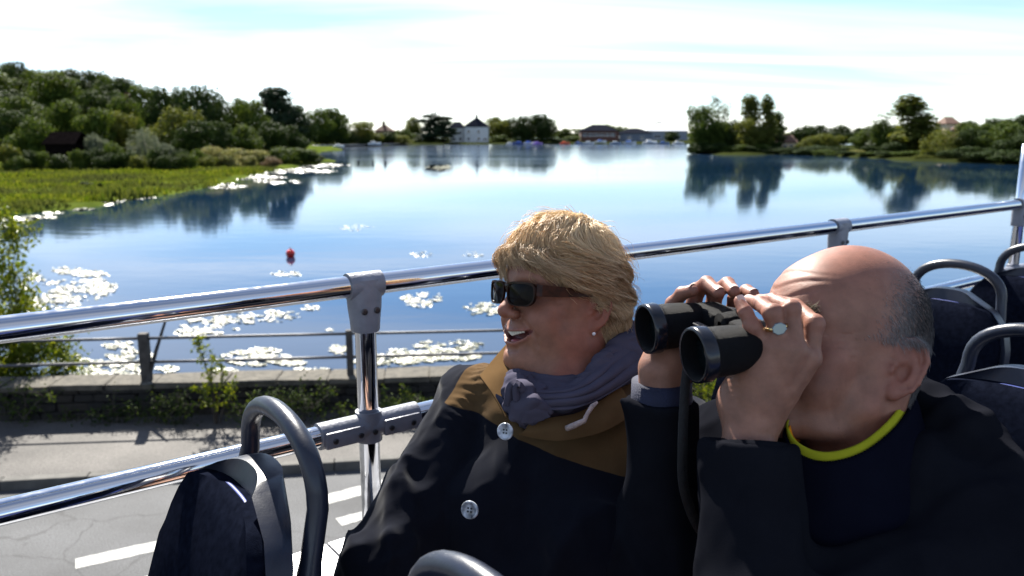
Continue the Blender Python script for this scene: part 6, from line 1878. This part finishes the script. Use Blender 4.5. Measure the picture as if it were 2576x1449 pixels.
# sunglasses ----------------------------------------------------------------
gl = MB()
M_tort = mat('tortoiseshell_frame', (.010, .006, .005), .2, scale=140, col2=(.030, .010, .006), spec=.10)
M_shade = mat('dark_shade_lens', (.006, .004, .0035), .12, var=.1, spec=.06)
M_arm = mat('brown_temple', (.016, .008, .006), .3, scale=120, col2=(.055, .018, .011), spec=.15)
def gy(x): return -.1150 + 2.6 * x * x
def lens_outline(cx_, w, h, n=40):
    out = []
    for i in range(n):
        a = 2 * math.pi * i / n; c, s = math.cos(a), math.sin(a)
        x = abs(c) ** .55 * w / 2 * (1 if c > 0 else -1); z = abs(s) ** (.62 if s < 0 else .38) * h / 2 * (1 if s > 0 else -1)
        if s < 0: x *= 1 - .14 * (-z / (h / 2)) ** 1.5
        out.append((cx_ + x, z))
    return out
GZ = .0180
groot = None
for sg in (1, -1):
    ol = lens_outline(.0375 * sg, .060, .0345)
    pts = [ww((x, gy(x), GZ + z)) for x, z in ol]
    fr = MB()
    V, F = [], []; n = len(ol)
    for (sc_, dy_) in ((1.0, -.0022), (1.0, .0022), (1.09, .0022), (1.09, -.0022)):
        for x, z in ol:
            xx = .0375 * sg + (x - .0375 * sg) * sc_; zz = z * (sc_ + .10 * (z > 0) * (sc_ > 1.05))
            V.append(ww((xx, gy(xx) + dy_, GZ + zz)))
    for r in range(4):
        for i in range(n): F.append((r * n + i, r * n + (i + 1) % n, ((r + 1) % 4) * n + (i + 1) % n, ((r + 1) % 4) * n + i))
    rim = MB().add(V, F).build('sunglasses_rim', M_tort, woman, auto=40)
    lv, lf = [], []
    for k, f in enumerate((0.0, .35, .7, 1.0)):
        for x, z in ol:
            xx = .0375 * sg + (x - .0375 * sg) * f; lv.append(ww((xx, gy(xx) - .0012 * (1 - f * f), GZ + z * f)))
    for k in range(3):
        for i in range(n): lf.append((k * n + i, k * n + (i + 1) % n, (k + 1) * n + (i + 1) % n, (k + 1) * n + i))
    MB().add(lv, lf).build('lens', M_shade, rim, smooth=True)
    # temple arm: deep at the hinge, tapering to the ear
    tv, tf = [], []
    xs = [(.0700, -.1015), (.0760, -.0950), (.0785, -.062), (.0810, -.030), (.0815, -.004), (.0800, .012)]
    for i, (x, y) in enumerate(xs):
        hh = [.0105, .0105, .0095, .0075, .0055, .004][i]; zc_ = GZ + .0105 - .0008 * i - (.006 if i == 5 else 0)
        for (ox, oz) in ((-.0013, -hh), (.0013, -hh), (.0013, hh * .75), (-.0013, hh * .75)): tv.append(ww(((x + ox) * sg, y, zc_ + oz)))
    for i in range(len(xs) - 1):
        for k in range(4): tf.append((i * 4 + k, i * 4 + (k + 1) % 4, (i + 1) * 4 + (k + 1) % 4, (i + 1) * 4 + k))
    tf += [(3, 2, 1, 0), tuple(20 + k for k in range(4))]
    MB().add(tv, tf).build('temple_arm', M_arm, rim)
MB().tube([ww((x, gy(x) + .0012, GZ + .0115)) for x in np.linspace(-.0105, .0105, 7)], .0045, 12, flat=.5).build('sunglasses_bridge', M_tort, woman, smooth=True)

# hair ------------------------------------------------------------------------
def hair_vol(q):
    d = s_ell(q, (0, .008, .048), (.0850, .1055, .0995))
    d = smin(d, s_ell(q, (0, .054, -.012), (.070, .054, .070)), .04)
    d = smin(d, s_ell(mirror(q), (.062, -.002, .038), (.0265, .066, .042)), .025)
    d = smin(d, s_ell(q, (.0, -.014, .098), (.066, .080, .046)), .03)
    y, z, ax = q[:, 1], q[:, 2], np.abs(q[:, 0])
    # hairline: over the forehead, past the temples to the glasses, behind the ear to the nape
    line = np.interp(y, np.array([-.14, -.105, -.09, -.06, -.03, -.005, .018, .030, .055, .12]), np.array([.085, .080, .070, .048, .034, .026, .000, -.050, -.082, -.090])).astype(f32)
    line = line + f32(.010) * smooth(.045, .015, ax) * (y < -.05)
    d = smax(d, (line - z) * f32(.75), .014)
    lk = np.stack([ax * 30, (y * 9 - z * 4), (z + .35 * y) * 62], 1).astype(f32)
    tp = np.stack([q[:, 0] * 62 + y * 14, y * 11, z * 14], 1).astype(f32)
    wt2 = smooth(.085, .12, z)
    rdg = (1 - np.abs(vnoise(lk + vnoise(q * 20, 67)[:, None] * .8, 61))) * (1 - wt2) + (1 - np.abs(vnoise(tp + vnoise(q * 20, 68)[:, None] * .8, 62))) * wt2
    d = d - f32(.0075) * (rdg ** 2 - .35) - f32(.003) * fbm(q * f32(28), 66, 2)
    return d
Vh, Fh = surface_net(hair_vol, (-.13, -.13, -.12), (.13, .15, .19), .0032)
wh_ = fwd_pts(WH, Vh)
hb_col = np.tile((.42, .24, .105), (len(Vh), 1)) * (1 + .35 * fbm((Vh * [60, 30, 60]).astype(f32), 63, 3)[:, None])
me = mesh_np('hair', wh_, Fh); add_color(me, np.clip(hb_col, .02, 1))
hair = link('hair', me, tone_mat('hair_mass', .55, .35, 0, .6, 260), woman)
nv = np.zeros_like(Vh); a_, b__, c_ = Vh[Fh[:, 0]], Vh[Fh[:, 1]], Vh[Fh[:, 2]]; fn_ = np.cross(b__ - a_, c_ - a_)
for k in range(4): np.add.at(nv, Fh[:, k], fn_)
nv /= np.linalg.norm(nv, axis=1, keepdims=True) + 1e-12
if (nv * (Vh - [0, .01, .05])).sum() < 0: nv = -nv
rs = np.random.default_rng(9)
CROWN = np.array([-.012, .042, .155])
def grad_sd(q):
    e = f32(.002); g = np.stack([hair_vol(q + A3(v) * e) - hair_vol(q - A3(v) * e) for v in ((1, 0, 0), (0, 1, 0), (0, 0, 1))], 1)
    return g / (np.linalg.norm(g, axis=1, keepdims=True) + 1e-9)
def hflow(q):
    rad = q - CROWN; rad = rad / (np.linalg.norm(rad, axis=1, keepdims=True) + 1e-6)
    rad[:, 2] -= .25
    ax = np.abs(q[:, 0]); sgn = np.sign(q[:, 0])
    side = smooth(.025, .060, ax) * smooth(.125, .085, q[:, 2])
    back = np.stack([.10 * sgn, np.full(len(q), .92), np.full(len(q), -.42)], 1)
    nape = smooth(.02, -.03, q[:, 2])
    back[:, 2] -= nape * .9; back[:, 1] -= nape * .35
    fr = smooth(-.035, -.075, q[:, 1]) * smooth(.04, .07, q[:, 2]) * (1 - side)
    frd = np.stack([.35 + 0 * sgn, np.full(len(q), -.55), np.full(len(q), -.75)], 1)
    v = rad * (1 - side)[:, None] + back * side[:, None]
    v = v * (1 - fr)[:, None] + frd * fr[:, None]
    swirl = np.stack([vnoise((q * 26).astype(f32), 71), vnoise((q * 26).astype(f32), 72), vnoise((q * 26).astype(f32), 73)], 1)
    v = v + swirl * .50
    return v
vis = (Vh[:, 0] > -.06)
def make_hair(nst, Lr, wdt, lift, seed, sel, name, cols):
    rs = np.random.default_rng(seed); p = sel / sel.sum()
    pick = rs.choice(len(Vh), nst, p=p); R0 = Vh[pick] + rs.normal(size=(nst, 3)) * .0015
    clump = vnoise((R0 * 42).astype(f32), seed + 1)
    def paths(r, rs):
        pts = [r.copy()]; cur = r.copy().astype(f32); L_ = rs.uniform(*Lr, nst)[:, None]; segs = 8
        lf = (rs.uniform(0, 1, nst) ** 2.2)[:, None] * lift
        bias = rs.normal(size=(nst, 3)) * .13
        for k in range(segs):
            v = hflow(cur) + bias; g = grad_sd(cur)
            v = v - (v * g).sum(1, keepdims=True) * g * (1 - .0 * k); v /= np.linalg.norm(v, axis=1, keepdims=True) + 1e-9
            cur = cur + v * L_ / segs
            t = (k + 1) / segs
            d = hair_vol(cur.astype(f32))[:, None]; want = .0012 + lf * math.sin(min(1, t * 1.15) * math.pi * .62) + .002 * clump[:, None] * t
            g = grad_sd(cur.astype(f32)); corr = np.clip(d - want, -.02, .012)
            cur = (cur - g * corr * (.85 if t < .8 else .55)).astype(f32)
            pts.append(cur.copy())
        return fwd_pts(WH, np.stack(pts, 1).reshape(-1, 3)).reshape(nst, segs + 1, 3)
    def colf(r, rs):
        g = np.clip(.5 + .55 * vnoise((R0 * [55, 30, 55]).astype(f32), seed + 4) + rs.normal(size=nst) * .22 + .35 * smooth(.07, .13, R0[:, 2]), 0, 1)[:, None]  # strands lighten towards the crown: sunlit top put into the hair colour
        return (1 - g) * np.array(cols[0]) + g * np.array(cols[1])
    return strands(R0, paths, 8, wdt, colf, seed + 9, name, M_hair, hair)
sel = np.where(vis, 1.0, .25) * np.clip(.15 + 0 * Vh[:, 0], 0, 1)
make_hair(13000, (.035, .075), .00050, .006, 101, sel, 'hair_strands', ((.38, .21, .09), (.95, .76, .48)))
make_hair(1500, (.03, .06), .00036, .022, 131, sel, 'loose_hair', ((.45, .27, .12), (.88, .66, .40)))
# fringe: locks falling over the forehead, sweeping to the temples
def fringe(nlock, per, seed, wdt, name):
    rs = np.random.default_rng(seed); P = []; root = []
    for k in range(nlock):
        x0 = rs.uniform(-.062, .058); ln = rs.uniform(.75, 1.15)
        sw = .30 * x0 + rs.normal() * .012 + .012
        out = .0965 - 5.5 * x0 * x0
        r = np.array([x0 * .8, -out + .030, .108 - 4 * x0 * x0]); m = np.array([x0 * 1.05 + sw * .3, -out - .012 + rs.normal() * .003, .088 - 3 * x0 * x0 + rs.normal() * .004])
        e = np.array([x0 * 1.15 + sw, -(.1045 - 6.2 * (x0 * 1.15 + sw) ** 2) - .003 + rs.normal() * .003, .094 - .024 * ln * (1 + 1.0 * (x0 < -.036) + .35 * (x0 > .03)) - 1.5 * x0 * x0])
        for j in range(per):
            a, b_, c = r + rs.normal(size=3) * [.006, .004, .005], m + rs.normal(size=3) * .0035, e + rs.normal(size=3) * [.0035, .002, .006]
            t = np.linspace(0, 1, 9)[:, None]
            P.append((1 - t) ** 2 * a + 2 * t * (1 - t) * (2 * b_ - .5 * (a + c)) + t * t * c); root.append(a)
    P = np.array(P); root = np.array(root); n = len(P)
    def colf(r_, rs2):
        g = np.clip(.55 + .3 * rs2.normal(size=n), 0, 1)[:, None]; return (1 - g) * np.array((.42, .25, .12)) + g * np.array((.92, .72, .46))
    return strands(root, lambda r_, rs2: fwd_pts(WH, P.reshape(-1, 3)).reshape(n, 9, 3), 8, wdt, colf, seed, name, M_hair, hair)
fringe(36, 60, 301, .00050, 'fringe')
frsel = np.where((Vh[:, 1] < -.045) & (Vh[:, 2] > .045) & (np.abs(Vh[:, 0]) < .085), 1.0, 0)
make_hair(3400, (.04, .075), .00052, .010, 151, frsel, 'front_hair', ((.45, .26, .11), (.90, .66, .38)))

# jacket -----------------------------------------------------------------------
def woman_jacket_raw(P):
    q = inv_pts(WT, P)
    d = s_ell(q, (0, .0, -.20), (.188, .125, .21))
    d = smin(d, s_ell(mirror(q), (.085, -.095, -.215), (.088, .072, .085)), .05)
    d = smin(d, s_ell(q, (0, -.06, -.42), (.20, .165, .20)), .06)
    mq = mirror(q)
    d = smin(d, s_cone(mq, (.055, .008, -.030), (.165, .012, -.066), .052, .060), .05)
    return d, q
def woman_jacket(P):
    d, q = woman_jacket_raw(P)
    sl = s_cone(P, W_RSH, W_REL, .071, .068); sl = smin(sl, s_cone(P, W_REL, W_RWR, .066, .050), .03)
    sl = sl - folds(P, 51, 19, .013, (W_REL - W_RSH).normalized() + Vector((.7, -.5, .1)), .2) - folds(P, 53, 38, .0036, (W_REL - W_RSH).normalized() + Vector((-.8, 0, .3)), .2)
    s2 = s_cone(P, W_LSH, W_LEL, .069, .062); s2 = smin(s2, s_cone(P, W_LEL, W_LWR, .062, .048), .03)
    s2 = s2 - folds(P, 55, 19, .008, (W_LEL - W_LSH).normalized() + Vector((-.7, -.4, .1)), .2)
    d = smin(d, sl, .007); d = smin(d, s2, .010)
    d = d - folds(P, 57, 13, .012, (.55, -.2, .9), .2) - folds(P, 59, 30, .0030, (-.4, 0, 1), .2)
    # gathers along the shoulder seam
    qs = wt_i(W_RSH); g = np.exp(-((q[:, 0] + .150) / .022) ** 2) * smooth(-.12, -.06, q[:, 2])
    d = d - f32(.0022) * g * np.sin(q[:, 1] * 420 + q[:, 2] * 160)
    # seam ridge at the yoke edge, front placket
    yl = yoke_line(q); d = d - f32(.0014) * np.exp(-(yl / .0022) ** 2) * (np.abs(q[:, 0]) < .2)
    pl = q[:, 0] + .012; d = d - f32(.0016) * np.exp(-((np.abs(pl) - .022) / .0018) ** 2) * (q[:, 1] < 0)
    neck = s_cone(P, ww((0, -.01, -.05)), wt_((0, -.02, -.045)), .075, .082)
    neck = smin(neck, s_cone(P, wt_((-.005, -.09, -.02)), wt_((-.006, -.112, -.045)), .045, .014), .03)
    return ssub(d, neck, .01)
def yoke_line(q):           # >0 above the yoke seam
    return q[:, 2] + .088 + .20 * q[:, 0] + .9 * np.maximum(-.02 - q[:, 1], 0) * 0
lo, hi = box_of([wt_((0, 0, .06)), wt_((0, 0, -.62)), W_REL, W_LEL, W_RSH, W_LSH, W_RWR, W_LWR], .12)
V, F = surface_net(woman_jacket, lo, hi, .0042); V = relax(V, F, 1, .4)
q = inv_pts(WT, V.astype(f32))
sleeve = np.maximum(np.abs(q[:, 0]) - (.182 - .25 * np.minimum(q[:, 2] + .07, 0) * .2), -9)
ym = np.minimum(yoke_line(q), -sleeve)
me = mesh_np('jacket', V, F)
at_ = me.attributes.new('yoke', 'FLOAT', 'POINT'); at_.data.foreach_set('value', ym.astype(f32))
def two_tone(name, ca, cb):
    m = cloth_mat(name, ca, .7, 900, .25, .12); nt = m.node_tree; b = nt.nodes['Principled BSDF']
    src = b.inputs['Base Color'].links[0].from_socket
    a = nnode(nt, 'ShaderNodeAttribute', attribute_name='yoke')
    st = nnode(nt, 'ShaderNodeMapRange'); st.inputs['From Min'].default_value = -.0006; st.inputs['From Max'].default_value = .0006; nt.links.new(a.outputs['Fac'], st.inputs[0])
    n = nnode(nt, 'ShaderNodeTexNoise'); n.inputs['Scale'].default_value = 30; n.inputs['Detail'].default_value = 7
    t = nnode(nt, 'ShaderNodeTexCoord'); nt.links.new(t.outputs['Object'], n.inputs['Vector'])
    mb_ = nnode(nt, 'ShaderNodeMix', data_type='RGBA'); mb_.inputs['A'].default_value = (*[c * .8 for c in cb], 1); mb_.inputs['B'].default_value = (*[c * 1.2 for c in cb], 1); nt.links.new(n.outputs['Fac'], mb_.inputs['Factor'])
    mx = nnode(nt, 'ShaderNodeMix', data_type='RGBA'); nt.links.new(st.outputs[0], mx.inputs['Factor']); nt.links.new(src, mx.inputs['A']); nt.links.new(mb_.outputs['Result'], mx.inputs['B'])
    nt.links.new(mx.outputs['Result'], b.inputs['Base Color'])
    return m
M_wjacket = two_tone('navy_and_brown_jacket', (.009, .010, .015), (.100, .061, .029))
jk = link('jacket', me, M_wjacket, woman)
M_brown = cloth_mat('brown_collar_cloth', (.100, .061, .029), .7)
M_navyc = cloth_mat('navy_collar_lining', (.008, .010, .02), .7)
def patch(ctrl, name, m, parent, th=.003, n=18, crease=0.0015, seed=0, pleat=0.0, waves=3.5):
    """cloth sheet through a grid of control points (pixel, pixel, depth)"""
    G = np.array([[list(cz(*p)) for p in row] for row in ctrl], float)
    def up(Gm, k):
        m_ = Gm.shape[0]; out = []
        for i in range(k + 1):
            t = min(i / k * (m_ - 1), m_ - 1 - 1e-6); j = int(t); f = t - j
            p = [Gm[max(0, min(m_ - 1, j + o))] for o in (-1, 0, 1, 2)]
            out.append(.5 * ((2 * p[1]) + (p[2] - p[0]) * f + (2 * p[0] - 5 * p[1] + 4 * p[2] - p[3]) * f * f + (3 * p[1] - p[0] - 3 * p[2] + p[3]) * f ** 3))
        return np.array(out)
    S_ = up(G, n); S_ = up(S_.transpose(1, 0, 2), n).transpose(1, 0, 2)
    S_ += (crease * fbm((S_.reshape(-1, 3) * 45).astype(f32), seed, 3)).reshape(S_.shape[:2])[..., None] * np.array([.3, -1, .2])
    if pleat:
        uu = np.linspace(0, 1, n + 1)[:, None]; vv = np.linspace(0, 1, n + 1)[None]
        ph = 2 * math.pi * waves * (uu + .10 * np.sin(vv * 5.0 + seed) + .05 * np.sin(vv * 13 + 1.7 * seed))
        off = pleat * (np.abs(np.sin(ph)) ** .6 - .5) * (.35 + .65 * np.sin(math.pi * np.clip(vv * .9 + .12, 0, 1)))
        S_ += off[..., None] * np.array([.25, -.8, .5])
    idx = np.arange((n + 1) ** 2).reshape(n + 1, n + 1)
    F = np.stack([idx[:-1, :-1], idx[:-1, 1:], idx[1:, 1:], idx[1:, :-1]], -1).reshape(-1, 4)
    o = link(name, mesh_np(name, S_.reshape(-1, 3), F), m, parent); s_ = o.modifiers.new('solid', 'SOLIDIFY'); s_.thickness = th; s_.offset = 0
    sb = o.modifiers.new('sub', 'SUBSURF'); sb.levels = 1; sb.render_levels = 1
    return o
# turned-out collar: brown outside, navy inside
patch([[(1286, 852, 1.345), (1262, 880, 1.33), (1232, 915, 1.30), (1206, 946, 1.27)],
       [(1300, 890, 1.30), (1280, 915, 1.28), (1250, 945, 1.255), (1222, 968, 1.235)],
       [(1300, 950, 1.25), (1288, 970, 1.235), (1268, 990, 1.22), (1246, 1004, 1.205)],
       [(1302, 1030, 1.20), (1294, 1040, 1.195), (1284, 1050, 1.185), (1272, 1052, 1.18)]], 'collar', M_brown, jk, seed=3)
patch([[(1208, 948, 1.266), (1216, 952, 1.262), (1226, 958, 1.262)], [(1228, 975, 1.233), (1238, 980, 1.228), (1250, 985, 1.230)], [(1252, 1008, 1.203), (1264, 1012, 1.20), (1276, 1012, 1.205)], [(1285, 1056, 1.178), (1296, 1058, 1.175), (1306, 1050, 1.182)]], 'collar_facing', M_navyc, jk, th=.004, seed=4)
patch([[(1330, 1062, 1.150), (1390, 1050, 1.150), (1450, 1040, 1.155), (1510, 1008, 1.165), (1560, 970, 1.19)],
       [(1318, 1082, 1.146), (1385, 1080, 1.138), (1450, 1072, 1.140), (1520, 1042, 1.150), (1580, 1000, 1.175)],
       [(1300, 1092, 1.150), (1380, 1108, 1.140), (1450, 1104, 1.138), (1530, 1082, 1.145), (1600, 1040, 1.165)]], 'collar', M_brown, jk, th=.004, seed=5)
# buttons
M_button = mat('mottled_button', (.03, .03, .035), .18, scale=90, col2=(.62, .66, .72), detail=2)
def button(px, py, D, nrm, r=.0125):
    c = cz(px, py, D); nrm = Vector(nrm).normalized()
    bo = MB().lathe([(.0001, .0020), (r * .45, .0018), (r * .70, .0022), (r * .80, .0036), (r * .95, .0034), (r, .0018), (r * .95, 0)], c, nrm, 28).build('button', M_button, jk, smooth=True)
    u = nrm.cross(Vector((0, 0, 1))).normalized(); v = u.cross(nrm)
    for a, b_ in ((-1, -1), (-1, 1), (1, -1), (1, 1)):
        MB().lathe([(.0001, .0026), (.0013, .0026), (.0013, .0)], c + (u * a + v * b_) * .0022, nrm, 8).build('button_hole', M_dark, bo)
button(1272, 1085, 1.136, (-.35, -.9, .25)); button(1183, 1282, 1.052, (-.35, -.9, .2), .0125)
# cord toggle
cord = MB().tube(CZ([(1425, 1078, 1.122), (1445, 1070, 1.116), (1470, 1058, 1.116), (1478, 1040, 1.118), (1490, 1022, 1.122), (1502, 1012, 1.13)]), [.0042, .0045, .0036, .003, .0036, .002], 10).build('hood_cord', mat('cord_pale', (.42, .33, .30), .8, var=.2, scale=90, bump=.4, bscale=300), jk, smooth=True)

# scarf -------------------------------------------------------------------------
sc_lo = CZ([(1308, 995, 1.170), (1350, 1012, 1.162), (1420, 1012, 1.160), (1500, 990, 1.178), (1570, 945, 1.218), (1605, 905, 1.275)])
sc_up = CZ([(1345, 985, 1.185), (1400, 1000, 1.175), (1465, 972, 1.185), (1520, 915, 1.22), (1570, 868, 1.28), (1580, 845, 1.34)])
sc_bk = CZ([(1600, 900, 1.27), (1590, 860, 1.36), (1520, 840, 1.43), (1420, 850, 1.46), (1340, 885, 1.43), (1305, 930, 1.34), (1303, 975, 1.22), (1310, 990, 1.17)])
def scarf_fn(P):
    d = s_chain(P, sc_lo, [.009, .009, .010, .011, .013, .016], .01)
    d = smin(d, s_chain(P, sc_up, [.008, .009, .012, .015, .019, .022], .01), .008)
    d = smin(d, s_chain(P, sc_bk, [.028, .030, .034, .034, .030, .024, .020, .018], .01), .012)
    d = smin(d, s_ell(P, cz(1395, 1015, 1.225), (.075, .05, .045)), .02)
    # knot and gathered tails
    d = smin(d, s_ell(P, cz(1312, 992, 1.150), (.018, .016, .017)), .006)
    for i, (x, y, dd) in enumerate(((1278, 1022, 1.158), (1296, 1048, 1.150), (1316, 1062, 1.146), (1338, 1060, 1.143), (1356, 1046, 1.140), (1374, 1030, 1.139))):
        d = smin(d, s_chain(P, [cz(1312, 994, 1.145), cz((1312 + x) / 2 - 3, (994 + y) / 2 - 4, dd - .007), cz(x, y, dd)], [.0075, .0085, .0072], .004), .0035)
    return d - folds(P, 81, 60, .0060, (.85, -.45, .35), .07) - folds(P, 83, 130, .0012, (.85, -.45, .35), .12)
allp = sc_lo + sc_up + sc_bk + [cz(1278, 1060, 1.13)]
V, F = surface_net(scarf_fn, *box_of(allp, .05), .0026); V = relax(V, F, 1, .3)
M_scarf = cloth_mat('lilac_scarf_cloth', (.070, .066, .092), .9, 700, .4, .0)
link('scarf', mesh_np('scarf', V, F), M_scarf, woman)
# loops of the bow
ribbon(CZ([(1312, 985, 1.135), (1296, 966, 1.130), (1284, 978, 1.132), (1280, 1005, 1.135), (1276, 1022, 1.140)]), .013, (0.2, -1, 0.4), 'scarf_bow', M_scarf, woman, th=.002)
ribbon(CZ([(1318, 985, 1.130), (1306, 968, 1.124), (1298, 980, 1.126), (1300, 1010, 1.13)]), .010, (0.2, -1, 0.4), 'scarf_bow', M_scarf, woman, th=.002)

patch([[(1316, 966, 1.172), (1368, 984, 1.158), (1430, 980, 1.158), (1490, 940, 1.182), (1545, 884, 1.232), (1592, 828, 1.31)],
       [(1311, 984, 1.152), (1370, 1004, 1.138), (1440, 1000, 1.138), (1510, 966, 1.158), (1570, 918, 1.203), (1612, 872, 1.27)],
       [(1306, 1002, 1.148), (1372, 1030, 1.136), (1446, 1028, 1.136), (1520, 998, 1.154), (1585, 956, 1.192), (1628, 915, 1.25)]], 'scarf_wrap', M_scarf, woman, th=.0025, n=44, crease=.0022, seed=6, pleat=.0075, waves=1.6)
patch([[(1312, 985, 1.140), (1330, 990, 1.134), (1350, 1000, 1.133), (1370, 1015, 1.134)],
       [(1292, 1020, 1.140), (1318, 1030, 1.130), (1345, 1036, 1.129), (1376, 1036, 1.132)],
       [(1286, 1050, 1.148), (1312, 1062, 1.138), (1342, 1064, 1.134), (1384, 1048, 1.134)]], 'scarf_tail', M_scarf, woman, th=.002, n=30, crease=.002, seed=8, pleat=0.0)
